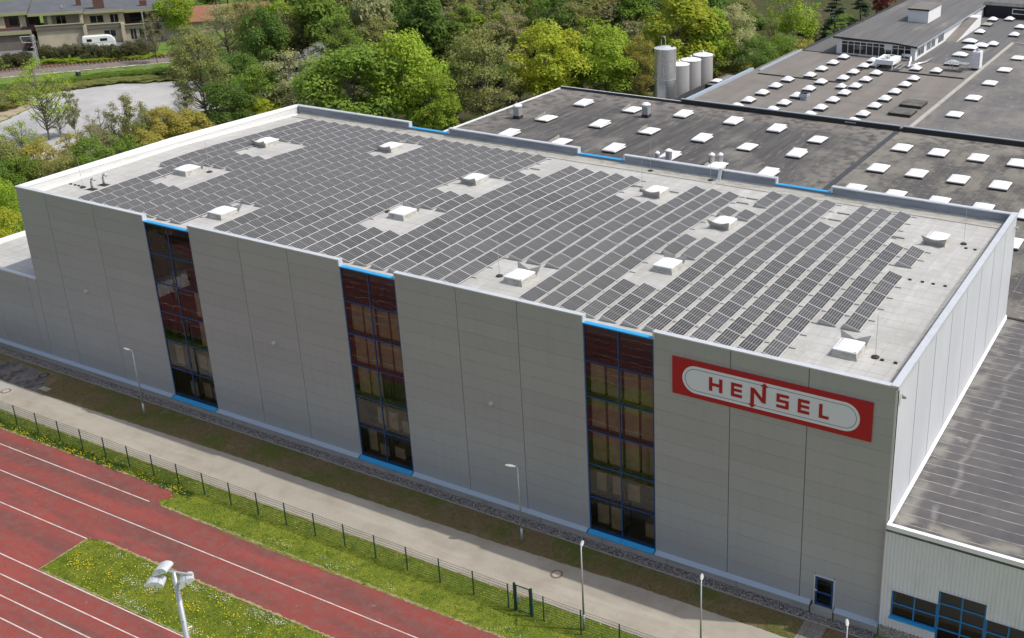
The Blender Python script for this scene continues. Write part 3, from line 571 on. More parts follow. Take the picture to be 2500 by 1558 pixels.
# ================================================================== SKYLIGHTS ON THE WAREHOUSE ROOF
def dome_prof(w_, l, h, z0, n=8, flat=0.35):
    mb = MB(); 
    for i in range(n+1):
        for j in range(n+1):
            a, b = -1+2*i/n, -1+2*j/n
            hh = (1-abs(a)**(2+4*flat))*(1-abs(b)**(2+4*flat)); mb.v.append((a*w_/2, b*l/2, z0+h*hh**.7))
    for i in range(n):
        for j in range(n): k = i*(n+1)+j; mb.f.append((k, k+n+1, k+n+2, k+1)); mb.mi.append(0)
    return mb
def skylight_proto(back):
    t = thing('skylight', (0, 0, 0), '', 'skylight', 'acrylic dome skylights on the warehouse roof')
    w_, l = 1.48, 1.66
    MB().add([(-w_/2-.12, -l/2-.12, -.02), (w_/2+.12, -l/2-.12, -.02), (w_/2+.12, l/2+.12, -.02), (-w_/2-.12, l/2+.12, -.02), (-w_/2, -l/2, .42), (w_/2, -l/2, .42), (w_/2, l/2, .42), (-w_/2, l/2, .42)],
             [(0, 1, 5, 4), (1, 2, 6, 5), (2, 3, 7, 6), (3, 0, 4, 7), (4, 5, 6, 7)]).build('curb', m_curb, t)
    MB().box(-w_/2-.04, w_/2+.04, -l/2-.04, l/2+.04, .421, .50).build('rim', m_trim, t)
    dome_prof(w_-.02, l-.02, .20, .50).build('dome', m_dome, t, smooth=True)
    s = 1 if back else -1
    y = s*(l/2+.06); yo = s*(l/2+.42); th = .02
    # V notched wind deflector leaning outward, and a plain wing on the +x side
    A = [(-w_/2-.05, y, .12), (w_/2+.05, y, .12), (w_/2+.28, yo, .85), (.05, (y+yo)/2, .48), (-w_/2-.28, yo, .85)]
    B = [(p[0], p[1]+s*th, p[2]) for p in A]
    MB().add(A+B, [(0, 1, 2, 3, 4), (9, 8, 7, 6, 5), (0, 5, 6, 1), (1, 6, 7, 2), (2, 7, 8, 3), (3, 8, 9, 4), (4, 9, 5, 0)]).build('wind_deflector', m_fin, t)
    return t
SK = {('near', 0): (8.2, 11.2, 'first'), ('near', 1): (20.15, 4.65, 'second'), ('far', 0): (7.6, 21.3, 'first'), ('far', 1): (19.6, 26.0, 'second'),
      ('far', 2): (33.6, 21.2, 'third'), ('near', 2): (33.9, 11.1, 'third'), ('near', 3): (50.15, 4.65, 'fourth'), ('far', 3): (49.8, 25.9, 'fourth'),
      ('near', 4): (58.8, 11.1, 'fifth'), ('far', 4): (58.65, 21.15, 'fifth'), ('far', 5): (74.95, 25.8, 'sixth and last'), ('near', 5): (75.05, 4.6, 'sixth and last')}
protos = {True: skylight_proto(True), False: skylight_proto(False)}
used = {}
for (side, i), (x, y, od) in SK.items():
    back = side == 'near'; z = rz_(y)
    lb = 'white dome skylight on the warehouse roof, %s from left in the %s row' % (od, 'near' if back else 'far')
    if back not in used: p = protos[back]; used[back] = 1; p.location = (x, y, z); p['label'] = lb
    else: copy_thing(protos[back], (x, y, z), lb)
# lightning rods
def rod(x, y, lb, i):
    z = rz_(y)
    t = thing('lightning_rod', (x, y, z), lb, 'lightning rod', 'lightning rods on the warehouse roof')
    MB().lathe([(.26, z), (.26, z+.06), (.16, z+.12), (.05, z+.13)], 12, (x, y)).build('foot', m_darkcurb, t)
    MB().tube([(x, y, z+.1), (x, y, z+2.9)], .016, 5).build('rod', m_galv, t)
for i, (x, y, lb) in enumerate([(32.1, 11.3, 'left of the third near skylight'), (48.4, 4.6, 'left of the fourth near skylight'), (32.1, 21.6, 'left of the third far skylight'), (48.2, 26.2, 'left of the fourth far skylight'),
                                (45.8, 32.1, 'at the back parapet under the vent pots'), (52.1, 32.1, 'at the back parapet beside the cable tray'), (76.9, 26.3, 'right of the last far skylight'), (76.75, 4.7, 'right of the last near skylight'), (9.9, 12.2, 'right of the first near skylight'), (3.0, 4.2, 'beside the gooseneck pipes')]):
    rod(x, y, 'thin lightning rod on a round foot '+lb, i)
# gooseneck vent pipes
for k, (x, y) in enumerate(((4.2, 4.25), (4.1, 5.5))):
    z = rz_(y); t = thing('gooseneck_pipe', (x, y, z), ('nearer' if k == 0 else 'farther')+' of two metal gooseneck pipes on the left end of the warehouse roof', 'vent pipe', 'gooseneck pipes')
    MB().box(x-.45, x+.45, y-.3, y+.3, z+.006, z+.03).build('base_mat', m_darkcurb, t)
    MB().tube([(x, y, z), (x, y, z+.7), (x+.08, y, z+.95), (x+.25, y, z+1.05), (x+.55, y, z+.95)], .1, 8).build('pipe', m_galv, t, smooth=True)
# conductor line blocks
for li, (pts, lb) in enumerate([([(75.34, 16.9), (76.25, 16.9), (77.03, 16.9), (77.89, 16.9)], 'row of small dark blocks under a roof cable at the right end of the roof'), ([(77.3, 25.4), (78.0, 25.4)], 'pair of small dark cable blocks beside the last far rod'), ([(77.25, 4.5), (78.1, 4.5)], 'pair of small dark cable blocks beside the last near rod'), ([(1.2, 4.3), (1.8, 4.3), (2.3, 4.3), (2.8, 4.3)], 'row of small dark cable blocks left of the gooseneck pipes')]):
    x, y = pts[0]; t = thing('cable_holders', (x, y, rz_(y)), lb, 'cable holder')
    for (a, b) in pts: MB().box(a-.11, a+.11, b-.07, b+.07, rz_(b)-.01, rz_(b)+.10).build('block', m_darkcurb, t)
    MB().tube([(pts[0][0]-.4, pts[0][1], rz_(pts[0][1])+.11), (pts[-1][0]+.4, pts[0][1], rz_(pts[0][1])+.11)], .008, 4).build('cable', m_galv, t)
# cable tray climbing over the back parapet
ct = thing('cable_tray', (53, 31.5, 15.2), 'pale metal cable tray crossing the roof edge and climbing over the back parapet', 'cable tray')
MB().box(52.7, 53.0, 29.3, 32.3, rz_(31)+.02, rz_(31)+.10).box(52.7, 53.0, 32.3, 32.62, 15.3, 15.4).build('floor_run', m_alu2, ct)
mb = MB(); mb.add([(52.75, 32.0, 15.3), (53.05, 32.0, 15.3), (53.05, 32.5, 16.62), (52.75, 32.5, 16.62), (52.75, 32.1, 15.3), (53.05, 32.1, 15.3), (53.05, 32.6, 16.62), (52.75, 32.6, 16.62)], [(0, 1, 2, 3), (4, 7, 6, 5), (0, 3, 7, 4), (1, 5, 6, 2), (3, 2, 6, 7)]); mb.box(52.75, 53.05, 32.5, 33.4, 16.6, 16.68); mb.build('riser', m_alu, ct)
# loose ballast bars in the gaps of the array
for k, (u, v) in enumerate(((1307, 414), (1557, 456), (1644, 470), (1813, 497), (1837, 486), (2060, 522), (2192, 582), (2038, 539))):
    P = atz(u, v, 15.65); x, y = P[0], P[1]; z = rz_(y)
    lbs = ['grey ballast bar on the bare roof patch left of the third bay', 'grey ballast bar left of the far fourth skylight', 'grey ballast bar right of the far fourth skylight', 'long grey ballast bar in front of the short panel pair', 'short grey ballast bar above the short panel pair', 'grey ballast bar in the narrow gap near the back edge', 'grey ballast bar at the right edge of the solar field', 'grey ballast bar beneath the narrow back gap']
    o = MB().box(x-.55, x+.55, y-.08, y+.08, z, z+.12).build('ballast_bar', m_fin); o['label'] = lbs[k]; o['category'] = 'ballast bar'; o['group'] = 'ballast bars on the warehouse roof'
    

# facade sensors
for k, (x, z) in enumerate(((7.04, 7.95), (29.51, 8.0), (50.51, 8.0))):
    t = thing('wall_light', (x, -.02, z), 'small pale round box light on the %s of the facade' % ['left section', 'second section', 'third section'][k], 'wall light', 'wall lights on the facade')
    MB().tube([(x, 0, z), (x, -.12, z)], .2, 12).build('housing', m_lamp, t); MB().tube([(x, -.12, z), (x, -.26, z-.02)], [.2, .13], 12).build('cap', m_lamp, t)
t = thing('wall_spigot', (7.14, -.02, 2.64), 'tiny pale round fitting low on the left section of the facade', 'fitting'); MB().tube([(7.14, 0, 2.64), (7.14, -.12, 2.64)], [.09, .06], 8).build('knob', m_lamp, t)
for k, (y, z) in enumerate(((.65, 15.75), (32.3, 15.6))):
    t = thing('camera_bracket', (L_, y, z), 'small cream security camera at the %s top corner of the end wall' % ('near' if k == 0 else 'far'), 'security camera')
    MB().tube([(L_, y, z), (L_+.22, y, z)], .04, 6).build('arm', m_curb, t); MB().box(L_+.1, L_+.34, y-.09, y+.09, z-.2, z-.02).build('housing', m_curb, t)

# ================================================================== SIGN
sg = thing('sign', (71.6, -.06, 13.9), 'red sign with a white capsule and red letters HENSEL high on the facade', 'sign')
x0, x1, z0, z1 = 65.05, 78.23, 12.57, 15.18
MB().box(x0, x1, -.085, -.01, z0, z1).build('board', m_red, sg)
def capsule(cx0, cx1, cz, r, n=20):
    return [(cx0+r*math.cos(t), cz+r*math.sin(t)) for t in np.linspace(math.pi/2, 3*math.pi/2, n)]+[(cx1+r*math.cos(t), cz+r*math.sin(t)) for t in np.linspace(-math.pi/2, math.pi/2, n)]
cz = 13.86
MB().fprism(capsule(66.73, 76.52, cz, .955), -.098, -.0851).build('capsule', m_signwhite, sg)
a = capsule(66.73, 76.52, cz, .765, 24); b = capsule(66.73, 76.52, cz, .735, 24); n = len(a)
MB().add([(x, -.103, z) for x, z in a]+[(x, -.103, z) for x, z in b], [(i, (i+1) % n, n+(i+1) % n, n+i) for i in range(n)]).build('outline', m_black, sg)
def letter(polys):
    mb = MB()
    for p in polys: mb.fprism(p, -.125, -.0985)
    mb.build('letter', m_red, sg)
def R(a, b, c, d): return [(a, c), (b, c), (b, d), (a, d)]
zt, zb = 14.33, 13.39; t_ = .2
letter([R(67.66, 67.88, zb, zt), R(68.35, 68.57, zb, zt), R(67.88, 68.35, 13.76, 13.96)])
def E_(x): letter([R(x, x+.2, zb, zt), R(x+.2, x+.74, zt-.2, zt), R(x+.2, x+.72, 13.77, 13.95), R(x+.2, x+.74, zb, zb+.2)])
E_(69.17)
# N with the two arrows
letter([R(70.48, 70.72, 13.17, 14.31), [(70.72, 14.31), (70.72, 13.99), (71.26, 13.42), (71.26, 13.74)], R(71.26, 71.5, 13.42, 14.55),
        [(70.33, 13.17), (70.60, 12.93), (70.86, 13.17)], [(71.12, 14.55), (71.65, 14.55), (71.39, 14.79)]])
letter([R(72.2, 73.0, zt-.19, zt), R(72.2, 72.4, 13.96, zt-.19), R(72.2, 73.0, 13.77, 13.96), R(72.8, 73.0, zb+.19, 13.77), R(72.2, 73.0, zb, zb+.19)])
E_(73.59)
letter([R(74.94, 75.15, zb, zt), R(75.15, 75.56, zb, zb+.19)])

# ================================================================== RACKS AND CARTONS BEHIND THE GLASS
wn = ['left', 'middle', 'right']; on = ['ground', 'second', 'third', 'fourth', 'fifth']
cz_ = [0, 2.75, 5.4, 8.03, 10.65, 13.3]
for wi, (a, b) in enumerate(WIN):
    rk = thing('pallet_rack', ((a+b)/2, 1.2, 0), 'tall dark pallet rack seen through the %s window strip' % wn[wi], 'rack', 'pallet racks behind the glass')
    mb = MB()
    for x in (a-.2, (a+b)/2, b+.2):
        for y in (.5, 1.6): mb.box(x-.05, x+.05, y-.05, y+.05, 0, 15)
    mb.build('uprights', m_blueframe, rk)
    for z in cz_[1:]: MB().box(a-.2, b+.2, .45, .55, z-.22, z-.08).box(a-.2, b+.2, 1.55, 1.65, z-.22, z-.08).build('beam', m_blueframe, rk)
    for lv in range(5):
        n = 4
        for k in range(n):
            if wi == 0 and ((lv == 4) or (lv in (2, 3) and k < 3)): continue
            if lv <= 1 and (k*7+wi*3+lv) % 4 == 0: continue
            if wi == 1 and lv == 2 and k > 1: continue
            w_ = 1.12 if lv > 1 else random.uniform(.8, 1.05); h = 2.12 if lv > 1 else random.uniform(.9, 1.9)
            x = a+.12+k*(b-a-.1)/n+.02; y = .5 if lv > 1 else random.uniform(.55, .9); z = cz_[lv]-.06 if lv else 0.0
            t = thing('carton_stack', (x+w_/2, y+.5, z), 'brown carton stack on the %s level behind the %s window, %s from left' % (on[lv], wn[wi], ordn(k)), 'carton', 'cartons behind the glass')
            MB().box(x, x+w_, y, y+1.0, z+.02, z+.14).build('pallet', m_pallet, t)
            MB().box(x+.02, x+w_-.02, y+.02, y+.98, z+.141, z+.14+h).build('carton', m_card, t)
            mb = MB()
            for q in range(int(h/.5)): mb.box(x+.05+.1*(q % 2), x+.12+.1*(q % 2), y+.005, y+.0195, z+.4+q*.5, z+.47+q*.5)
            mb.build('stickers', m_sticker, t)

# ================================================================== LOW BUILDING ON THE RIGHT
lr = thing('side_hall', (90, 16, 0), 'low hall with a seamed grey roof and white corrugated wall at the right', 'building')
mb = MB(); WL, WR = 80.27, 83.0
def wall_c(x0, x1, z0, z1):   # corrugated sheet
    n = int(round((x1-x0)/.245)); mb = MB(); pts = []
    for i in range(n):
        p = x0+(x1-x0)*i/n; d = (x1-x0)/n
        pts += [(p, -.33), (p+d*.45, -.33), (p+d*.55, -.28), (p+d*.92, -.28)]
    pts.append((x1, -.33))
    for (xa, ya), (xb_, yb_) in zip(pts[:-1], pts[1:]): mb.quad((xa, ya, z0), (xb_, yb_, z0), (xb_, yb_, z1), (xa, ya, z1))
    return mb
w1 = wall_c(L_+.02, 80.25, .1, 7.45); w1b = wall_c(80.25, 83.08, 2.95, 7.45); w1c = wall_c(80.25, 83.08, .1, 1.0); w2 = wall_c(83.08, 85.92, 3.92, 7.45); w3 = wall_c(85.92, 104, 2.92, 7.45)
for q in (w1, w1b, w1c, w2, w3): q.build('corrugated_wall', m_corr, lr)
MB().box(L_+.02, 104, -.27, -.2, 3.95, 7.2).box(L_+.02, 80.2, -.27, -.2, 0, 3.95).box(86.0, 104, -.27, -.2, 3.0, 3.95).box(80.2, 83.1, -.27, -.2, 3.0, 3.95).box(80.2, 83.1, -.27, -.2, 0, 1.0).build('wall', m_core, lr)
MB().box(L_+.02, 83.1, -.30, -.18, G-.1, .08).build('plinth', mat('speckled_plinth', (.28, .25, .22), .9, 0, .2, [('n', (.6, .57, .5), 9, .52, .6, .9), ('n', (.12, .11, .1), 7, .55, .62, .8)]), lr)
MB().box(L_+.02, 104, -.36, 33.0, 7.0, RL).build('roof', m_bitR, lr)
MB().box(L_+.05, 104, -.42, -.14, 7.201, 7.50).build('edge_trim', m_trim, lr)
MB().add([(L_+.02, 0, 7.42), (L_+.02, 33, 7.42), (L_+.19, 33, 7.215), (L_+.19, 0, 7.215)], [(0, 3, 2, 1)]).build('wall_flashing', m_trim, lr)
def bluewin(x0, x1, z0, z1, nx, nz, wide=None):
    fr = MB(); f = .09; y0, y1 = -.28, -.18
    fr.box(x0, x0+f, y0, y1, z0, z1); fr.box(x1-f, x1, y0, y1, z0, z1)
    xs_ = [x0+f]+[x0+(x1-x0)*i/nx for i in range(1, nx)]+[x1-f]
    for q in xs_[1:-1]: fr.box(q-f/2, q+f/2, y0, y1, z0, z1)
    zs_ = [z0+(z1-z0)*i/nz for i in range(nz+1)]
    for i, q in enumerate(zs_):
        a_, b_ = (q, q+f) if i == 0 else ((q-f, q) if i == nz else (q-f/2, q+f/2))
        for k in range(nx):
            l = xs_[k]+(f/2 if k else 0)+.001; r = xs_[k+1]-(f/2 if k < nx-1 else 0)-.001
            fr.box(l, r, y0+.002, y1-.002, a_, b_)
    o = fr.build('window', mat('sky_blue_frame', (0.015, 0.19, 0.42), .45, 0, .4) if 'sky_blue_frame' not in MATS else MATS['sky_blue_frame'], lr)
    for k in range(nx):
        for q in range(nz): MB().quad((xs_[k], -.23, zs_[q]), (xs_[k+1], -.23, zs_[q]), (xs_[k+1], -.23, zs_[q+1]), (xs_[k], -.23, zs_[q+1])).build('pane', m_glass2, o)
bluewin(80.25, 83.08, 1.0, 2.95, 2, 2); bluewin(83.1, 85.92, -.7, 3.92, 2, 5); bluewin(85.94, 90, .1, 2.92, 3, 3)
MB().box(80.2, 83.09, -.48, -.2, .90, .998).build('blue_sill', m_blue, lr)
MB().box(80.0, 104, 4, 4.2, G, 7.0).box(80, 104, -.1, 4, G, G+.1).build('interior_wall', m_inside, lr)
for x0, x1, z in ((80.2, 83.1, 2.95), (83.05, 85.95, 3.92), (85.96, 91, 2.92)): MB().box(x0, x1, -.38, -.27, z, z+.05).build('window_head_flashing', m_coping, lr)

# ================================================================== BACK FACTORY HALLS
def slab_building(name, label, x0, x1, y0, y1, zr, m_roof, m_wall, cat='building'):
    t = thing(name, ((x0+x1)/2, (y0+y1)/2, 0), label, cat)
    MB().box(x0+.05, x1-.05, y0+.05, y1-.05, G, zr-.3).build('wall', m_wall, t)
    MB().box(x0, x1, y0, y1, zr-.3, zr).build('roof', m_roof, t)
    return t
hA = slab_building('dark_roof_hall', 'flat roofed hall with a streaked dark bitumen roof behind the warehouse', 0, 54.0, D_+.1, 86.1, RL, m_bitA, m_white)
hD = slab_building('patchy_roof_hall', 'flat roofed hall with a patchy brown roof behind the right end of the warehouse', 54.0, 130, D_+.1, 86.1, RL-.004, m_bitD, m_white)
hC = slab_building('pale_roof_hall', 'long flat roofed hall with a pale grey brown roof full of dome skylights', 21.2, 55, 86.5, 131.2, RL, m_bitC, m_white)
hE = slab_building('charcoal_roof_hall', 'far flat roofed hall with a charcoal roof beside the glazed rooftop pavilion', 22.4, 55, 131.2, 260, RL, m_bitE, m_white)
MB().box(55, 130, 155.5, 260, G, RL).build('roof', m_bitE, hE)
hF = slab_building('grid_seamed_roof_hall', 'wide flat roofed hall with a gridded dark roof at the right edge', 55, 130, 86.5, 155.5, RL, mat('grid_bitumen_roof', (0.14, .135, .13), .85, 0, .25, [('n', (.22, .205, .185), (.2, .1, 1), .42, .62, .8, 8), ('n', (.10, .097, .097), (.7, .5, 1), .5, .7, .7, 8), ('n', (.31, .29, .26), (1.2, .5, 1), .6, .74, .7, 8), ('l', (.26, .25, .235), 1, 2.5, .08, .7, .1), ('l', (.22, .21, .2), 0, 1.03, .05, .45, .1)]), m_white)
def part(t, nm, m, *b): return MB().box(*b).build(nm, m, t)
part(hA, 'coping', m_trim, -.06, .14, 33.3, 86.14, 7.201, 7.36); part(hA, 'coping', m_trim, .14, 21.2, 86.02, 86.18, 7.56, 7.62); part(hA, 'parapet', m_rubber, .14, 21.2, 85.98, 86.2, 7.202, 7.559)  # back parapet is black to put its front face's shade into the colour
part(hA, 'joint_strip', m_rubber, 53.7, 54.35, 34, 85.6, 7.202, 7.29)
# dark fire wall between the front halls and the rear halls
fwl = thing('roof_parapet', (60, 86.3, 7.2), 'long low black roof parapet with a pale coping separating front and rear roofs', 'parapet')
MB().box(21.2, 54.2, 86.1, 86.5, 6.9, 7.85).box(54.7, 130, 86.1, 86.5, 6.9, 7.85).build('upstand', m_darkcurb, fwl); MB().box(21.1, 54.2, 86.06, 86.56, 7.852, 7.95).box(54.7, 130, 86.06, 86.56, 7.852, 7.95).build('coping', mat('blue_grey_coping', (.30, .34, .38), .5, .2, .4), fwl)
MB().box(54.2, 54.7, 86.0, 86.6, 6.9, 7.6).build('joint', m_rubber, fwl)
part(hC, 'coping', m_ledge, 20.95, 21.45, 86.5, 112, 7.201, 7.60); part(hC, 'coping', m_ledge, 22.2, 22.6, 112.05, 131.2, 7.201, 7.40)
part(hE, 'coping', m_rubber, 22.3, 22.6, 131.21, 220, 7.201, 7.42)
part(hC, 'joint_curb', m_darkcurb, 23.2, 37.3, 109.6, 109.9, 7.201, 7.36); part(hC, 'joint_curb', m_darkcurb, 37.3, 37.55, 109.6, 121.6, 7.202, 7.38); part(hC, 'joint_curb', m_darkcurb, 37.56, 38.3, 121.3, 121.6, 7.201, 7.36); part(hC, 'joint_curb', m_darkcurb, 39.6, 54.2, 121.3, 121.6, 7.201, 7.38)
part(hC, 'joint_curb', m_darkcurb, 22.6, 33, 131.0, 131.19, 7.2, 7.3)
part(hF, 'joint_ridge', m_gutter, 54.75, 55.3, 86.6, 155.6, 7.201, 7.36); part(hF, 'joint_ridge', m_gutter, 55.31, 90, 155.3, 155.7, 7.201, 7.36)
# stepped dark line where the side hall meets the rear
part(lr, 'roof_step', m_darkcurb, L_+.1, 104, 32.7, 32.99, 7.201, 7.28)
# narrow sunken annex beside the pale hall
an = thing('sunken_annex', (19.9, 97, 0), 'narrow lower flat roof with a dark upstand beside the silos', 'building')
MB().box(18.9, 20.95, 86.6, 107.2, G, 6.0).build('wall', m_core, an); MB().box(18.9, 20.95, 86.6, 99, 6.0, 6.04).build('pit_roof', m_bitC, an)
MB().box(18.7, 18.9, 86.6, 107.4, 6.0, 7.3).build('upstand', m_rubber, an); MB().box(18.9, 21.1, 98.9, 107.3, 6.0, 7.15).build('roof', m_bitC, an); MB().box(18.9, 21.1, 98.75, 98.9, 6.0, 7.25).build('upstand', m_darkcurb, an); MB().box(18.68, 21.1, 107.3, 107.5, 6.0, 7.3).build('upstand', m_rubber, an)

# skylights: flat box pillows (front halls) and round domes (rear hall)
def sky_proto(kind, w_, l, cat='skylight'):
    t = thing('skylight', (0, 0, 0), '', cat)
    if kind in ('pillow', 'double', 'fin'):
        MB().box(-w_/2-.02, w_/2+.02, -l/2-.02, l/2+.02, -.02, .22).build('curb', m_darkcurb, t)
        if kind == 'double':
            MB().box(-w_/2-.06, w_/2+.06, -l/2-.06, l/2+.06, .221, .36).build('rim', m_trim, t)
            d = dome_prof(w_*1.02, l*.98, .16, .0, flat=.9); d.v = [(x-.05, y+.12, z+.47+(y/l)*.16) for x, y, z in d.v]; d.add([(-w_*.56, -l*.36, .39), (w_*.46, -l*.36, .39), (w_*.46, l*.62, .55), (-w_*.56, l*.62, .55)], [(0, 3, 2, 1), (0, 1, 2, 3)]); d.build('dome', m_dome, t, smooth=False)
        else:
            MB().box(-w_/2-.05, w_/2+.05, -l/2-.05, l/2+.05, .221, .34).build('rim', m_trim, t)
            dome_prof(w_, l, .2, .341, flat=.7).build('dome', m_dome, t, smooth=True)
        if kind == 'fin':
            MB().add([(-w_/2-.1, l/2-.2, .25), (-w_/2-.42, l/2+.25, .72), (-w_/2-.25, -l/2, .5), (-w_/2-.1, -l/2-.1, .25), (-w_/2-.5, -l/2-.05, .55)], [(0, 1, 2), (0, 2, 3), (2, 4, 3), (0, 2, 1), (0, 3, 2), (2, 3, 4)]).build('wind_deflector', m_curb, t)
    elif kind == 'dome':
        MB().add([(-w_/2-.12, -l/2-.12, 0), (w_/2+.12, -l/2-.12, 0), (w_/2+.12, l/2+.12, 0), (-w_/2-.12, l/2+.12, 0), (-w_/2, -l/2, .34), (w_/2, -l/2, .34), (w_/2, l/2, .34), (-w_/2, l/2, .34)], [(0, 1, 5, 4), (1, 2, 6, 5), (2, 3, 7, 6), (3, 0, 4, 7), (4, 5, 6, 7)]).build('curb', m_darkcurb, t)
        MB().box(-w_/2-.07, w_/2+.07, -l/2-.07, l/2+.07, .341, .42).build('rim', m_trim, t)
        dome_prof(w_-.05, l-.05, .46, .42, flat=.05).build('dome', m_dome, t, smooth=True)
    return t
protos2 = {}
def sky(kind, w_, l, x, y, z, label, group):
    key = (kind, w_, l)
    if key not in protos2:
        p = sky_proto(kind, w_, l); protos2[key] = p; p.location = (x, y, z); p['label'] = label; p['group'] = group
        return p
    return copy_thing(protos2[key], (x, y, z), label, group)
rowsA = [(8.85, [60.4, 69.4, 79.0], 'dfd'), (17.1, [60.3, 70.0, 79.1], 'fdf'), (24.75, [60.8, 70.2, 80.0], 'dfd'), (32.6, [61.1, 70.1, 79.8], 'ddd'), (39.45, [60.2, 69.3, 79.0], 'fpd'), (46.2, [51.0, 60.2, 69.3, 76.6], 'fddp')]
kk = {'d': 'double', 'f': 'fin', 'p': 'pillow'}
for c, (x, ys, ks) in enumerate(rowsA):
    for r, (y, k) in enumerate(zip(ys, ks)):
        sky(kk[k], 1.75, 2.7, x, y-.2, RL, 'white rectangular skylight on the streaked roof, %s column from left, %s from front' % (ordn(c), ordn(r)), 'rectangular skylights on the dark streaked roof')
sky('fin', 1.75, 2.7, 39.4, 51.2, RL, 'white rectangular skylight half hidden behind the warehouse parapet left of the third blue notch', 'rectangular skylights on the dark streaked roof')
for c, x in enumerate((57.1, 61.8, 66.75, 71.55, 76.4, 81.3)):
    for r, y in enumerate((50.2, 59.3, 68.1, 77.8)):
        if c > 3 and r > 1 and c == 5: continue
        sky('pillow', 2.0, 2.8, x, y, RL, 'flat white skylight on the patchy roof, %s column from left, %s from front' % (ordn(c), ordn(r)), 'flat skylights on the patchy roof')
sky('pillow', 2.0, 2.8, 81.6, 44.0, RL, 'flat white skylight at the frame edge beyond the end wall of the warehouse', 'flat skylights on the patchy roof')
for r, y in enumerate((97.5, 108.5, 119.5, 130.4, 141.2)):
    sky('pillow', 1.9, 2.6, 58.85, y, RL, 'flat white skylight in the single row on the gridded roof, %s from the front' % ordn(r), 'flat skylights on the gridded roof')
DC = [([29.6], [87.4, 91.7, 96.9, 102.0, 107.0], 'leftmost'), ([31.65], [111.6, 116.9, 122.4, 127.8], 'rear leftmost'), ([34.95], [88.0, 92.5, 97.6, 102.6, 107.8], 'second'), ([37.15], [112.0, 117.0, 122.4, 127.3], 'rear second'),
      ([40.7], [87.8, 92.3, 97.5, 102.5, 107.6, 112.7, 118.0], 'third'), ([47.3], [87.3, 91.7, 96.9, 101.8, 106.8, 112.1, 116.9], 'fourth')]
for (xx, ys, nm) in DC:
    for r, y in enumerate(ys):
        sky('dome', 1.45, 1.9, xx[0], y-.2, RL, 'white dome skylight on the pale roof, %s column, %s from the parapet' % (nm, ordn(r)), 'dome skylights on the pale grey roof')
sky('dome', 1.2, 1.4, 38.9, 106.0, RL, 'small low white dome skylight between the second and third dome columns', 'dome skylights on the pale grey roof')
sky('dome', 1.45, 1.9, 38.6, 123.9, RL, 'white dome skylight tucked behind the rooftop cooler', 'dome skylights on the pale grey roof')
sky('dome', 1.45, 1.9, 45.5, 124.3, RL, 'white dome skylight right of the silver duct', 'dome skylights on the pale grey roof'); sky('dome', 1.45, 1.9, 49.0, 124.1, RL, 'white dome skylight in front of the steel platform', 'dome skylights on the pale grey roof')
sky('pillow', 1.2, 1.6, 19.7, 101.2, 7.15, 'small white skylight on the narrow lower annex roof', 'dome skylights on the pale grey roof')
EL = [((49.3, 138.8), 'large white oval skylight behind the platform', 1), ((49.9, 131.2), 'large white oval skylight under the platform rail', 1), ((49.3, 146.0), 'large white oval skylight, nearer of the overlapping pair', 1), ((50.6, 149.0), 'large white oval skylight, farther of the overlapping pair', 1), ((47.8, 152.2), 'large white oval skylight beside the stair housing', 1),
      ((52.2, 151.5), 'white dome skylight right of the overlapping pair', 0), ((47.2, 162.7), 'white dome skylight right of the stair housing top', 0), ((53.8, 162.7), 'white dome skylight near the right frame edge before the black building', 0), ((53.1, 171.6), 'white dome skylight at the right frame edge before the black building', 0), ((46.3, 178.0), 'white dome skylight just before the black building', 0), ((49.3, 180.0), 'white dome skylight against the black building', 0)]
for (x, y), lb, big in EL: sky('dome', 2.3 if big else 1.6, 2.1 if big else 2.2, x, y, RL, lb+' on the charcoal roof', 'dome skylights on the charcoal roof')
t = sky_proto('pillow', 1.9, 2.4); t.location = (46.5, 171.9, RL); t['label'] = 'dull grey hatch skylight on the charcoal roof before the black building'
for ch in t.children: 
    ch.data = ch.data.copy(); ch.data.materials[0] = m_fin if ch.name.startswith('dome') else m_darkcurb
# dark roof hatches
for k, (x0, y0) in enumerate(((50.3, 93.6), (50.3, 99.0))):
    t = thing('roof_hatch', (x0+1.6, y0+1.9, RL), ('nearer' if k == 0 else 'farther')+' of two flat black bitumen covered roof hatches on the pale roof', 'roof hatch', 'black roof hatches')
    MB().box(x0, x0+3.2, y0, y0+3.6, RL, RL+.38).build('curb', m_darkcurb, t); MB().box(x0-.05, x0+3.25, y0-.05, y0+3.65, RL+.381, RL+.46).build('lid', mat('hatch_felt%d' % k, (.10, .095, .085), .9, 0, .2, [('n', (.17, .165, .15), .8, .4, .6, .8)]), t)
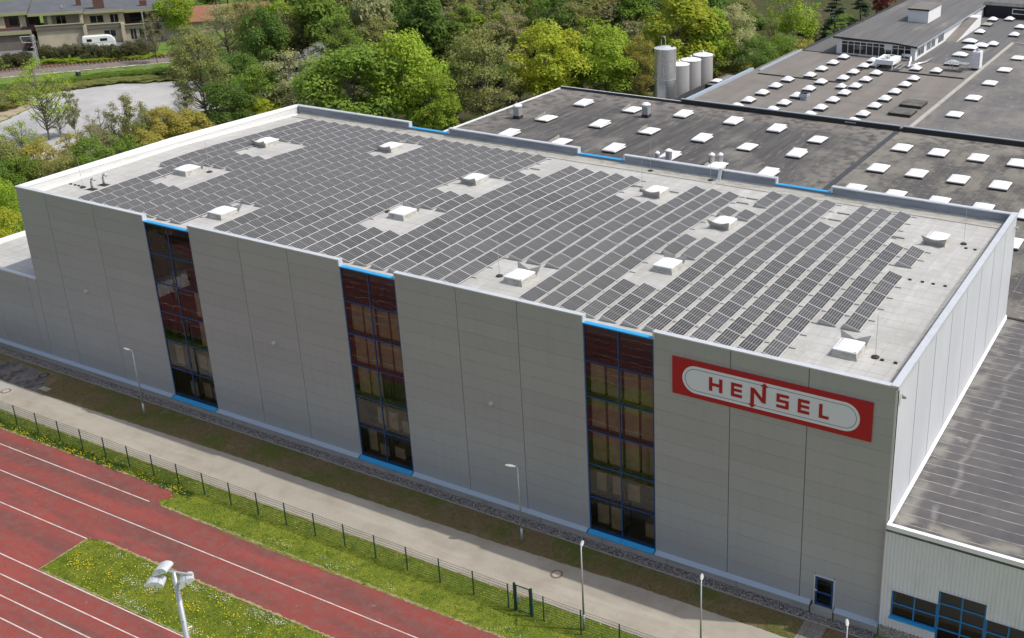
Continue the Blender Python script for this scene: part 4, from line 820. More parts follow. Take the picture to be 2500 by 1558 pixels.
# roof vents (mushroom cowls)
for k, (u, v, h) in enumerate(((1265, 289, 2.1), (1578, 286, 2.1))):
    P = atz(u, v, RL); x, y = P[0], P[1]
    t = thing('roof_vent', (x, y, RL), ('left' if k == 0 else 'right')+' of two grey square roof vents with white mushroom caps on the dark roof', 'roof vent', 'mushroom vents')
    MB().box(x-.5, x+.5, y-.5, y+.5, RL, RL+.45).build('base', m_darkcurb, t); MB().box(x-.46, x+.46, y-.46, y+.46, RL+.45, RL+1.5).build('shaft', m_galv, t)
    MB().lathe([(.3, RL+1.5), (.3, RL+1.7), (.62, RL+1.72), (.66, RL+1.85), (.4, RL+2.05), (.05, RL+2.12)], 16, (x, y)).build('cap', m_trim, t, smooth=False)
P = atz(1964, 243, RL); x, y = P[0], P[1]
t = thing('roof_fan', (x, y, RL), 'blue grey boxy extractor fan beside a dome on the pale roof', 'roof fan'); MB().box(x-.5, x+.5, y-.5, y+.5, RL, RL+.5).build('base', m_galv, t); MB().box(x-.62, x+.62, y-.62, y+.62, RL+.5, RL+.95).build('housing', m_ledge, t); MB().box(x-.5, x+.5, y-.5, y+.5, RL+.95, RL+1.1).build('lid', m_darkcurb, t)
# skylight with vent pots just behind the warehouse
for k, (u, v, w2) in enumerate(((1605, 400, .28), (1633, 394, .42), (1738, 404, .36), (1759, 404, .3))):
    z = 7.2; P = atz(u, v, z); x, y = P[0], P[1]
    y2 = max(y, 49.5)
    t = thing('vent_pot', (x, y, z), ['small white capped vent pot left of the cluttered skylight', 'fat grey vent pot in front of the cluttered skylight', 'left grey vent pot behind the cable tray', 'right grey vent pot behind the cable tray'][k], 'vent pot', 'grey vent pots behind the parapet')
    MB().lathe([(w2, z), (w2, z+1.3)], 14, (x, y)).build('pot', m_galv, t, smooth=False); MB().lathe([(w2*1.1, z+1.3), (w2*1.1, z+1.42), (w2*.4, z+1.6)], 14, (x, y)).build('cap', m_trim, t)
sky('double', 1.75, 2.7, 32.6, 51.5, RL, 'white rectangular skylight crowded by vent pots and a rail cage', 'rectangular skylights on the dark streaked roof'); sky('pillow', 1.75, 2.7, 38.6, 49.0, RL, 'white rectangular skylight behind the cable tray', 'rectangular skylights on the dark streaked roof')
cg = thing('roof_rail_cage', (34.6, 50, RL), 'small galvanised guard rail cage beside the crowded skylight', 'guard rail'); mb = MB()
for (x, y) in ((33.9, 49), (35.2, 49), (35.2, 51), (33.9, 51)): mb.tube([(x, y, RL), (x, y, RL+1.9)], .03, 5)
for z in (1.0, 1.9): mb.tube([(33.9, 49, RL+z), (35.2, 49, RL+z), (35.2, 51, RL+z), (33.9, 51, RL+z)], .03, 5)
mb.build('rails', m_galv, cg)

# rooftop pavilion
pv = thing('rooftop_pavilion', (36, 160, RL), 'white rooftop pavilion with a dark felt roof and a band of windows', 'building')
px0, px1, py0, py1 = 28.9, 43.2, 131.5, 225
zr = lambda x: 10.2+(-.0 if x < 39 else -(x-39)*.13)+(.0)
seg = [(28.3, 10.35), (33, 10.25), (39.4, 10.15), (43.7, 9.75)]
mb = MB()
for (xa, za), (xb_, zb_) in zip(seg[:-1], seg[1:]):
    mb.add([(xa, py0-.5, za), (xb_, py0-.5, zb_), (xb_, py1, zb_), (xa, py1, za), (xa, py0-.5, za-.32), (xb_, py0-.5, zb_-.32), (xb_, py1, zb_-.32), (xa, py1, za-.32)], [(0, 1, 2, 3), (7, 6, 5, 4)], 0)
    mb.add([(xa, py0-.5, za), (xb_, py0-.5, zb_), (xa, py0-.5, za-.32), (xb_, py0-.5, zb_-.32)], [(2, 3, 1, 0)], 1)
mb.add([(43.7, py0-.5, 9.75), (43.7, py1, 9.75), (43.7, py1, 9.43), (43.7, py0-.5, 9.43)], [(0, 3, 2, 1)], 2); mb.add([(28.3, py0-.5, 10.35), (28.3, py1, 10.35), (28.3, py1, 10.03), (28.3, py0-.5, 10.03)], [(0, 1, 2, 3)], 1)
mb.build('roof', [m_bitE, m_darkcurb, m_ledge], pv)
MB().box(px0, px0+.9, py0, py0+.4, RL, 9.98).box(px1-.8, px1, py0, py0+.4, RL, 9.45).box(px0+.9, px1-.8, py0, py0+.4, 9.55, 9.75).box(px0+.9, px1-.8, py0, py0+.4, RL, RL+.25).box(px0, px0+.3, py0+.4, py1, RL, 9.9).box(38.1-.5, 38.6+.5, py0+.01, py0+.3, 8.7, 9.55).build('front_wall', m_white, pv)
n = 11; fw = (px1-.8-px0-.9)/n
fr = MB()
for i in range(n+1): x = px0+.9+i*fw; fr.box(x-.05, x+.05, py0+.1, py0+.2, RL+.25, 9.55)
fr.box(px0+.9, px1-.8, py0+.102, py0+.198, 9.0, 9.08)
wdw = fr.build('window', m_trim, pv)
for i in range(n):
    x = px0+.9+i*fw; MB().quad((x+.05, py0+.15, RL+.25), (x+fw-.05, py0+.15, RL+.25), (x+fw-.05, py0+.15, 9.55), (x+.05, py0+.15, 9.55)).build('pane', m_winblack, wdw)
# side wall with windows, facing +x
wins = [(133.0, 137.2), (138.8, 141.6), (141.9, 144.6), (146.6, 150.6)]
sw = MB(); sw.box(px1-.3, px1, py0+.4, 225, RL, 7.55); sw.box(px1-.3, px1, py0+.4, 225, 9.25, 9.42)
ys_ = [py0+.4]+[v for w2 in wins for v in w2]+[225]
for a, b in zip(ys_[0::2], ys_[1::2]): sw.box(px1-.3, px1, a, b, 7.55, 9.25)
sw.build('side_wall', m_white, pv)
for a, b in wins:
    fr = MB(); nn = 4
    for i in range(nn+1): y = a+(b-a)*i/nn; fr.box(px1-.12, px1-.05, y-.05, y+.05, 7.55, 9.25)
    fr.box(px1-.118, px1-.052, a, b, 8.75, 8.82)
    wdw = fr.build('window', m_trim, pv)
    MB().quad((px1-.1, a, 7.55), (px1-.1, b, 7.55), (px1-.1, b, 9.25), (px1-.1, a, 9.25)).build('pane', m_winblack, wdw)
bx = thing('roof_penthouse', (37.5, 156, 10.2), 'white box penthouse with a dark flat lid on the pavilion roof', 'penthouse')
MB().box(35.6, 39.5, 152.4, 161.5, 10.1, 12.5).build('wall', m_white, bx); MB().box(35.45, 39.65, 152.2, 161.7, 12.501, 12.72).build('roof', m_bitC, bx)
MB().box(35.44, 39.66, 152.15, 152.199, 12.45, 12.74).build('fascia', m_darkcurb, bx)
st = thing('stair_housing', (45, 160, RL), 'sloping stair housing with white sides against the pavilion wall', 'stair housing')
MB().add([(43.25, 151.5, RL), (45.4, 151.5, RL), (45.4, 168, RL), (43.25, 168, RL), (43.25, 168, 9.2), (45.4, 168, 9.2), (43.25, 151.5, RL+.1), (45.4, 151.5, RL+.1)], [(6, 7, 5, 4)], 0).add([(45.4, 151.5, RL), (45.4, 168, RL), (45.4, 168, 9.2), (45.4, 151.5, RL+.1)], [(0, 1, 2, 3)], 1).add([(43.25, 151.5, RL), (45.4, 151.5, RL), (45.4, 151.5, RL+.1), (43.25, 151.5, RL+.1)], [(0, 1, 2, 3)], 1).build('ramp', [m_bitC, m_white], st)
MB().box(43.25, 45.4, 168, 171, RL, 9.3).build('head', m_white, st)
ch = thing('flue', (24.85, 168.8, RL), 'short white flue pipe on the roof left of the pavilion', 'flue'); MB().lathe([(.22, RL), (.22, RL+2.0)], 10, (26.9, 156.5)).build('pipe', m_white, ch); MB().lathe([(.34, RL+2.0), (.34, RL+2.1)], 10, (26.9, 156.5)).build('cap', m_trim, ch)
# black building far right
bb = thing('black_building', (60, 190, 0), 'black clad upper storey with white framed windows at the top right', 'building')
MB().box(43.6, 100, 182.5, 240, G, 9.9).build('wall', m_dkmetal, bb); MB().box(43.4, 100, 182.2, 240, 9.901, 10.4).build('roof', m_bitE, bb); MB().box(43.35, 100, 182.1, 182.199, 9.75, 10.5).build('fascia', m_gutter, bb)
for (xa, xb_) in ((49.2, 52.0), (52.3, 55.2)):
    f = MB().box(xa, xb_, 182.40, 182.5, 8.2, 9.3).build('window', m_trim, bb); MB().box(xa+.15, xb_-.15, 182.36, 182.39, 8.35, 9.15).build('pane', m_winblack, f)
for k, (x, y) in enumerate(((45.3, 195.0), (49.3, 193.0), (45.3, 210), (49.8, 208.0), (53, 200))): sky('dome', 2.0, 2.4, x, y, 10.4, 'white dome skylight on the black building roof, %s' % ['nearest on the left', 'nearest on the right', 'behind on the left', 'behind in the middle', 'at the frame edge'][k], 'dome skylights on the black building')
# cooler with fans
ac = thing('rooftop_cooler', (40.2, 125.5, RL), 'white rooftop air cooler on legs with two fans', 'air cooler'); x0, x1, y0, y1 = 38.9, 42.0, 122.6, 127.4
MB().box(x0, x1, y0, y1, 8.0, 8.75).build('casing', m_white, ac)
for (x, y) in ((x0+.1, y0+.1), (x1-.2, y0+.1), (x0+.1, y1-.2), (x1-.2, y1-.2)): MB().box(x, x+.12, y, y+.12, RL, 8.0).build('leg', m_white, ac)
for y in (123.9, 126.2):
    f = MB().lathe([(.85, 8.751), (.85, 8.9), (.75, 8.9), (.75, 8.76)], 20, (40.4, y)).build('fan', m_trim, ac); mb = MB()
    for a in range(5): t = a*1.257; mb.add([(40.4, y, 8.82), (40.4+.7*math.cos(t), y+.7*math.sin(t), 8.8), (40.4+.7*math.cos(t+.6), y+.7*math.sin(t+.6), 8.86)], [(0, 1, 2), (0, 2, 1)])
    mb.build('blades', m_darkcurb, f)
dt = thing('silver_duct', (43, 127, RL), 'shiny silver duct bending down beside the cooler', 'duct')
MB().tube([(42.1, 127.5, 8.9), (43.3, 127.3, 8.9), (43.7, 127.0, 8.7), (43.8, 126.6, 8.2), (43.8, 125.8, 7.5), (43.9, 125.2, 7.35)], .26, 10).tube([(43.9, 125.5, 7.45), (45.4, 130.5, 7.45), (45.6, 134, 7.45)], .22, 10).build('pipe', m_steel, dt, smooth=True)
MB().box(42.3, 42.5, 121.8, 127, 7.6, 7.7).box(43.1, 43.3, 121.8, 127, 7.6, 7.7).box(42.3, 43.3, 122, 122.1, RL, 7.7).build('support_frame', m_galv, dt)
# platform and tank
tk = thing('white_tank', (54.6, 129.5, RL), 'tall white cabinet tank on the roof at the end of the steel platform', 'tank')
MB().box(53.6, 54.95, 128.7, 130.6, RL+.35, RL+3.1).build('cabinet', m_white, tk); MB().lathe([(.35, RL+3.1), (.35, RL+3.4), (.15, RL+3.5)], 12, (54.3, 129.6)).build('cap', m_galv, tk); MB().box(53.7, 54.8, 128.8, 130.5, RL, RL+.35).build('base', m_darkcurb, tk)
for z in (1.0, 1.75, 2.45): MB().box(53.58, 54.97, 128.68, 130.62, RL+z, RL+z+.03).build('band', m_galv, tk)
pf = thing('steel_platform', (52, 126, RL), 'galvanised steel platform with railings and legs in front of the white tank', 'platform'); mb = MB()
x0, x1, y0, y1, zp = 49.8, 53.5, 126.2, 128.0, RL+1.3
mb.box(x0, x1, y0, y1, zp, zp+.08); mb.build('deck', m_galv, pf)
for (x, y) in ((x0+.9, y0), (x1-.3, y0), (x0+.9, y1), (x1-.3, y1)): MB().tube([(x, y, RL), (x, y, zp)], .06, 6).build('leg', m_galv, pf)
mb = MB()
for y in (y0, y1):
    for i in range(5): x = x0+(x1-x0)*i/4; mb.tube([(x, y, zp), (x, y, zp+1.1)], .03, 5)
    for z in (.55, 1.1): mb.tube([(x0, y, zp+z), (x1, y, zp+z)], .03, 5)
for z in (.55, 1.1): mb.tube([(x0, y0, zp+z), (x0, y1, zp+z)], .03, 5)
mb.tube([(x0+.9, y0, RL), (x1-.3, y0, zp)], .03, 5); mb.build('railing', m_galv, pf)

# silos
sil = [(1624, 118, 'tallest shiny steel silo with a bent pipe on top', 1), (1658, 157, 'shortest looking grey silo just behind the steel one', 0), (1687, 146, 'middle grey silo in the row', 0), (1716.5, 134, 'rearmost grey silo in the row', 0)]
sy = [93.0, 97.0, 101.2, 105.6]
for k, (u, v, lb, big) in enumerate(sil):
    y = sy[k]; P = aty(u, v, y); x, zt_ = float(P[0]), float(P[2]); r = 1.68 if big else 1.62
    t = thing('silo', (x, y, G), lb, 'silo', 'silos behind the dark roof')
    MB().lathe([(r, G), (r, zt_)], 40, (x, y), cap=False).build('shell', m_steel if big else m_silo, t, smooth=True)
    MB().lathe([(r+.04, zt_), (r+.04, zt_+.06), (r*.5, zt_+.3), (.12, zt_+.42)], 32, (x, y)).build('lid', m_trim if not big else m_coping, t)
    for z in ((zt_*.66, zt_*.36) if big else (zt_*.5,)): MB().lathe([(r+.015, z), (r+.015, z+.05)], 32, (x, y)).build('seam_band', m_coping, t)
    if big: MB().tube([(x-.55, y-.2, zt_), (x-.55, y-.2, zt_+1.3), (x-.42, y-.2, zt_+1.75), (x-.18, y-.2, zt_+1.9), (x+.05, y-.2, zt_+1.75), (x+.15, y-.2, zt_+1.3), (x+.15, y-.2, zt_)], .07, 8).build('vent_pipe', m_galv, t, smooth=True); MB().lathe([(.2, zt_+.1), (.2, zt_+.4)], 8, (x+1.0, y+.4)).build('hatch', m_darkcurb, t)
    else: MB().lathe([(.18, zt_+.3), (.2, zt_+.65), (.05, zt_+.8)], 10, (x, y)).build('cap', m_coping, t)
    
# ================================================================== FENCE, GATE, LAMPS
FY = -8.7; FH = 1.85
fn = thing('mesh_fence', (30, FY, G), 'long green double rod mesh fence between the track lawn and the path', 'fence')
postm = MB().box(-.035, .035, -.025, .025, -.05, FH+.04).mesh('post', m_green)
def mesh_panel(wd):
    mb = MB()
    for i in range(10): z = .05+i*.2; mb.box(0, wd, -.006, .006, z-.008, z+.008)
    for i in range(int(wd/.1)): x = .05+i*.1; mb.box(x-.0028, x+.0028, -.003, .003, .05, FH)
    return mb.mesh('mesh_panel', m_wire)
sp_ = 2.774; pmh = mesh_panel(sp_-.07)
px_ = [4.93+sp_*i-sp_*6 for i in range(26)]
px_ = [p for p in px_ if p < 57.9]
for i, p in enumerate(px_):
    inst('post', postm, (p-30, 0, 0), fn)
    if i < len(px_)-1: inst('mesh_panel', pmh, (p+.035-30, 0, 0), fn)
GX0, GX1 = 58.17, 59.45
inst('mesh_panel', mesh_panel(GX0-px_[-1]-.12), (px_[-1]+.035-30, 0, 0), fn)
px2 = [60.35+sp_*i for i in range(8)]
inst('mesh_panel', mesh_panel(px2[0]-GX1-.14), (GX1+.08-30, 0, 0), fn)
for i, p in enumerate(px2):
    inst('post', postm, (p-30, 0, 0), fn); inst('mesh_panel', pmh, (p+.035-30, 0, 0), fn)
gt = thing('fence_gate', ((GX0+GX1)/2, FY, G), 'green framed pedestrian gate with a grey lock box in the mesh fence', 'gate')
for x in (GX0, GX1): MB().box(x-.07, x+.07, FY-.06, FY+.06, G, G+2.15).build('post', m_green, gt)
lf = MB().box(GX0+.1, GX0+.16, FY-.03, FY+.03, G+.08, G+2.05).box(GX1-.16, GX1-.1, FY-.03, FY+.03, G+.08, G+2.05).box(GX0+.161, GX1-.161, FY-.028, FY+.028, G+1.99, G+2.05).box(GX0+.161, GX1-.161, FY-.028, FY+.028, G+.08, G+.14).build('leaf_frame', m_green, gt)
mb = MB()
for i in range(9): z = G+.25+i*.2; mb.box(GX0+.16, GX1-.16, FY-.005, FY+.005, z-.006, z+.006)
for i in range(9): x = GX0+.22+i*.1; mb.box(x-.003, x+.003, FY-.003, FY+.003, G+.14, G+1.99)
mb.build('mesh_infill', m_wire, gt); MB().box(GX0+.17, GX0+.40, FY-.045, FY+.045, G+.75, G+1.2).build('lock_box', m_galv, gt)

def street_lamp(x, y, lb, ang, h=6.1, k=1.0):
    t = thing('street_lamp', (x, y, G), lb, 'street lamp', 'grey street lamps along the path')
    MB().tube([(x, y, G), (x, y, G+1.2)], .085, 10).build('base', m_galv, t, smooth=True)
    MB().tube([(x, y, G+1.2), (x, y, G+h)], [.07, .04], 10).build('pole', m_galv, t, smooth=True)
    c, s = math.cos(ang), math.sin(ang)
    MB().tube([(x, y, G+h-.05), (x+c*.12, y+s*.12, G+h+.06)], .045, 8).build('arm', m_galv, t)
    prof = [(a*k, b*k, c2*k) for a, b, c2 in ((0, .05, .03), (.12, .12, .06), (.4, .16, .08), (.68, .12, .06), (.78, .04, .02))]; mb = MB(); n = 10
    for a, r1, r2 in prof:
        for k in range(n): q = 2*math.pi*k/n; mb.v.append((x+c*(a+.06)-s*r1*math.cos(q), y+s*(a+.06)+c*r1*math.cos(q), G+h+.09+a*.08+r2*math.sin(q)))
    for i in range(len(prof)-1):
        for k in range(n): mb.f.append((i*n+k, i*n+(k+1) % n, (i+1)*n+(k+1) % n, (i+1)*n+k)); mb.mi.append(0)
    mb.f.append(tuple(range(n))); mb.mi.append(0); mb.f.append(tuple(range((len(prof)-1)*n, len(prof)*n))[::-1]); mb.mi.append(0)
    mb.build('lamp_head', m_lamp, t, smooth=True)
street_lamp(15.85, -2.8, 'street lamp on the verge in front of the left section of the facade', math.pi*1.05)
street_lamp(54.44, -2.65, 'street lamp on the verge before the third facade section', math.pi*1.12)
street_lamp(63.05, -8.24, 'street lamp standing right behind the fence near the gate', math.pi*.62, k=.72)
street_lamp(70.95, -7.75, 'street lamp on the path edge cut by the bottom of the picture', math.pi*.62, k=.72)
street_lamp(79.8, -7.6, 'street lamp head peeping up at the bottom edge near the blue door', math.pi*.62, k=.72)

# floodlight mast
MXY = (58.0, -30.8); P = aty(424, 1396, MXY[1]); mx, mz = float(P[0]), float(P[2])
fl = thing('floodlight_mast', (mx, MXY[1], G), 'tall steel floodlight mast with three silver floodlights over the sports field', 'floodlight mast'); my = MXY[1]
MB().tube([(mx, my, G), (mx, my, mz)], [.22, .10], 16).build('pole', m_galv, fl, smooth=True)
mb = MB()
for i in range(14): z = mz-.8-i*.55; a = i*1.9; mb.tube([(mx, my, z), (mx+.3*math.cos(a), my+.3*math.sin(a), z)], .015, 4)
mb.build('climbing_rungs', m_galv, fl)
e = np.array([_r[0], _r[1]]); e = e/np.linalg.norm(e)   # crossbar runs along this horizontal direction
MB().tube([(mx-e[0]*.35, my-e[1]*.35, mz+.05), (mx+e[0]*.75, my+e[1]*.75, mz-.15)], .055, 8).build('crossbar', m_galv, fl)
def flood(cx, cy, cz2, yaw, w2=.62, tilt=0.0):
    mb = MB(); c, s = math.cos(yaw), math.sin(yaw); ct_, st_ = math.cos(tilt), math.sin(tilt)
    def Q(a, b, z): a *= .86; b *= .86; z *= .86; a, z = a*ct_-z*st_, a*st_+z*ct_; return (cx+c*a-s*b, cy+s*a+c*b, cz2+z)
    pr = [(-.16, -.02), (-.17, .07), (-.12, .16), (-.02, .22), (.12, .25), (.28, .24), (.42, .19), (.54, .10), (.62, -.02), (.66, -.12)]; n = len(pr)
    for i, (b0, sgn) in enumerate(((-w2/2, 1), (w2/2, -1))):
        bb_ = b0+sgn*.0; mb.add([Q(a, bb_, z) for a, z in pr], [tuple(range(n)) if i else tuple(range(n))[::-1]], 0)
    for (a1, z1_), (a2, z2_) in zip(pr[:-1], pr[1:]): mb.add([Q(a1, -w2/2, z1_), Q(a1, w2/2, z1_), Q(a2, w2/2, z2_), Q(a2, -w2/2, z2_)], [(0, 1, 2, 3)], 0)
    mb.add([Q(-.14, -w2/2+.03, -.04), Q(-.14, w2/2-.03, -.04), Q(.63, w2/2-.03, -.13), Q(.63, -w2/2+.03, -.13)], [(0, 3, 2, 1)], 1)
    o = mb.build('floodlight', [m_coping, m_lamp], fl)
    mb = MB()
    for k in (.12, .42): mb.tube([Q(k, -w2/2-.01, .262 if k < .2 else .20), Q(k, w2/2+.01, .262 if k < .2 else .20)], .014, 5)
    mb.tube([Q(.66, -w2/2, -.12), Q(.66, w2/2, -.12)], .018, 5); mb.tube([Q(.2, -w2/2-.03, -.1), Q(.2, -w2/2-.03, .12), Q(.2, w2/2+.03, .12), Q(.2, w2/2+.03, -.1)], .02, 5); mb.build('bracket', m_galv, o)
flood(mx-e[0]*.25, my-e[1]*.25, mz+.16, math.pi*1.12, .66, -.25); flood(mx-e[0]*.25-.05, my-e[1]*.25-.35, mz-.36, math.pi*1.2, .62, .35); flood(mx+e[0]*.66, my+e[1]*.66, mz-.34, math.pi*1.3, .58, -.3)

# manholes
for k, (x, y, lb) in enumerate(((58.53, -4.5, 'round pale manhole cover with a brown ring on the path near the right window strip'), (1.25, -5.5, 'round manhole ring on the pale concrete slab at the left edge'), (1.5, -2.1, 'dark round manhole in the shaded tar patch'))):
    t = thing('manhole_cover', (x, y, G), lb, 'manhole')
    MB().lathe([(.44, G+.012), (.44, G+.02)], 24, (x, y)).build('ring', m_iron if k < 2 else m_darkcurb, t); MB().lathe([(.29, G+.021), (.29, G+.028)], 24, (x, y)).build('cover', m_cast if k < 2 else m_tar, t)
MB().box(3.4, 4.5, -3.95, -3.4, G+.0, G+.015).build('drain_slab', m_concrete, None, label='small square concrete lid in the shaded corner of the verge', category='drain cover')

# ================================================================== TREES
def leafcards(C, N, size, flat=0.0, r=None):
    """C: centres (n,3), N: preferred normals (n,3) -> quads"""
    n = len(C); R = r or rng
    nn = N+R.normal(0, .5, (n, 3)); nn /= np.linalg.norm(nn, axis=1)[:, None]+1e-9
    a = R.normal(0, 1, (n, 3)); u = np.cross(nn, a); u /= np.linalg.norm(u, axis=1)[:, None]+1e-9; v = np.cross(nn, u)
    s = size*R.uniform(.6, 1.35, (n, 1)); u = u*s; v = v*s*R.uniform(.5, .9, (n, 1))
    V = np.stack([C-u, C-v*.9, C+u, C+v], 1).reshape(-1, 3); Fc = np.arange(4*n).reshape(n, 4); return V, Fc
def make_tree(kind, seed, dens=1.0):
    """unit-ish tree: height 10, crown diameter about 10*ratio. returns (leaf V,F), bark MB"""
    R = np.random.default_rng(seed); bk = MB(); H = 10.
    C = []; Nn = []
    if kind == 'dense':
        rx, rzz, c0, n_l, lobes, lr_, base = 3.9, 3.9, 5.9, int(7500*dens), 46, 1.35, .16
    elif kind == 'tall':
        rx, rzz, c0, n_l, lobes, lr_, base = 2.7, 4.4, 5.6, int(6500*dens), 42, 1.1, .15
    elif kind == 'airy':
        rx, rzz, c0, n_l, lobes, lr_, base = 3.3, 4.3, 5.6, int(5200*dens), 80, .85, .135
    elif kind == 'sparse':
        rx, rzz, c0, n_l, lobes, lr_, base = 3.4, 3.9, 6.0, int(2300*dens), 60, .75, .12
    elif kind == 'birch':
        rx, rzz, c0, n_l, lobes, lr_, base = 2.5, 4.2, 5.9, int(5200*dens), 70, .6, .13
    elif kind == 'bush':
        rx, rzz, c0, n_l, lobes, lr_, base = 4.6, 4.2, 4.4, int(6000*dens), 44, 1.4, .12
    elif kind == 'conifer':
        rx, rzz, c0, n_l, lobes, lr_, base = 2.4, 5, 5, int(6000*dens), 70, .7, .18
    # lobe centres
    L = []
    k = 0
    while len(L) < lobes and k < 5000:
        k += 1; p = R.uniform(-1, 1, 3); d = np.linalg.norm(p)
        if d > 1 or (kind in ('dense', 'tall', 'bush') and d < .55) : continue
        if kind == 'conifer':
            z = .6+9.2*R.uniform(0, 1)**1.3; rr = rx*(1-z/10.2)*R.uniform(.55, 1.0)+.1; t = R.uniform(0, 6.283); L.append((rr*math.cos(t), rr*math.sin(t), z)); continue
        wgt = 1-.25*max(0, p[2])*(1 if kind == 'tall' else .6)
        q = np.array([p[0]*rx*wgt, p[1]*rx*wgt, c0+p[2]*rzz]); 
        if kind != 'bush' and q[2] < 1.5: continue
        L.append(tuple(q))
    L = np.array(L); lrs = lr_*R.uniform(.6, 1.35, len(L))
    # limbs from trunk to lobes
    lean = R.normal(0, .35, 2)
    if kind != 'bush':
        tp = [(0, 0, 0), (lean[0]*.2, lean[1]*.2, 2.2), (lean[0]*.6, lean[1]*.6, 4.6), (lean[0], lean[1], 7.2), (lean[0]*1.1, lean[1]*1.1, 9.4)]
        bk.tube(tp, [base, base*.82, base*.6, base*.34, .03], 7)
    order = range(len(L)); lim = {'dense': 20, 'tall': 16, 'airy': 46, 'sparse': 56, 'birch': 30, 'bush': 14, 'conifer': 0}[kind]
    for i in list(order)[:lim]:
        q = L[i]; hz = max(1.2, q[2]-R.uniform(1.2, 3.2)) if kind != 'bush' else .1; t = min(hz, 9)/9.4
        s = np.array([lean[0]*t, lean[1]*t, hz]) if kind != 'bush' else np.array([R.normal(0, .4), R.normal(0, .4), 0])
        m = s*.45+q*.55+np.array([0, 0, -.35]); b0 = base*(.5-.3*t)+.02
        bk.tube([s, m, q], [b0, b0*.6, .015], 5, cap=False)
        if kind in ('airy', 'sparse', 'birch'):
            for _ in range(3):
                e_ = q+R.normal(0, .6, 3); bk.tube([m*.3+q*.7, e_], [.022, .008], 3, cap=False)
    # leaves on lobe shells
    w_ = lrs**2; w_ = w_/w_.sum(); idx = R.choice(len(L), n_l, p=w_)
    d = R.normal(0, 1, (n_l, 3)); d /= np.linalg.norm(d, axis=1)[:, None]
    if kind in ('dense', 'tall', 'bush'): rad = R.uniform(.72, 1.08, (n_l, 1))
    else: rad = R.uniform(.25, 1.15, (n_l, 1))
    d[:, 2] = np.where(d[:, 2] < -.3, -d[:, 2]*.6, d[:, 2])
    P = L[idx]+d*lrs[idx][:, None]*rad
    if kind == 'birch': P[:, 2] -= np.abs(R.normal(0, .55, n_l)); P[:, :2] += (P[:, :2])*.04
    if kind == 'conifer': P = L[idx]+d*np.array([.62, .62, .28])*rad; P[:, 2] -= .12*np.linalg.norm(P[:, :2], axis=1)
    N0 = d*.75+np.array([0, 0, .6]); size = {'dense': .21, 'tall': .19, 'airy': .14, 'sparse': .13, 'birch': .13, 'bush': .21, 'conifer': .17}[kind]/math.sqrt(dens)
    V, Fc = leafcards(P, N0, size, r=R)
    return (V, Fc), bk
PRO = {}
for kind, seeds in (('dense', (1, 2, 3)), ('tall', (4, 5)), ('airy', (6, 7, 8)), ('sparse', (9, 10, 11)), ('birch', (12, 13)), ('bush', (14, 15, 16)), ('conifer', (17, 18))):
    for sdd in seeds:
        (V, Fc), bk = make_tree(kind, sdd, 1.7)
        PRO.setdefault(kind, []).append((npmesh('crown', V, Fc, LM['mid'], link=False), bk.mesh('trunk', m_bark)))
RAT = {'dense': 8.8, 'tall': 6.4, 'airy': 7.6, 'sparse': 7.6, 'birch': 6.0, 'bush': 11.0, 'conifer': 4.6}; TOPZ = {'bush': 9.2}
tcount = 0
def tree(u, vb, vt, wpx, kind, colr, label, cat='tree', group=None, bark=None, name=None):
    global tcount; tcount += 1
    P = atz(u, vb, G); x, y = float(P[0]), float(P[1]); h = float(aty(u, vt, y)[2])-G
    dist = float((P-CP)@_f); wd = wpx*dist/F
    pr = PRO[kind][tcount % len(PRO[kind])]; sz = h/(TOPZ.get(kind, 10.)); sx = wd/RAT[kind]
    nm = name or {'bush': 'shrub', 'conifer': 'conifer_tree', 'birch': 'birch_tree'}.get(kind, 'leafy_tree')
    t = thing(nm, (x, y, G), label, cat, group, random.uniform(0, 6.28)); t.scale = (sx, sx, sz)
    inst('crown', pr[0], (0, 0, 0), t, m=LM[colr])
    inst('trunk', pr[1], (0, 0, 0), t, m=bark or m_bark)
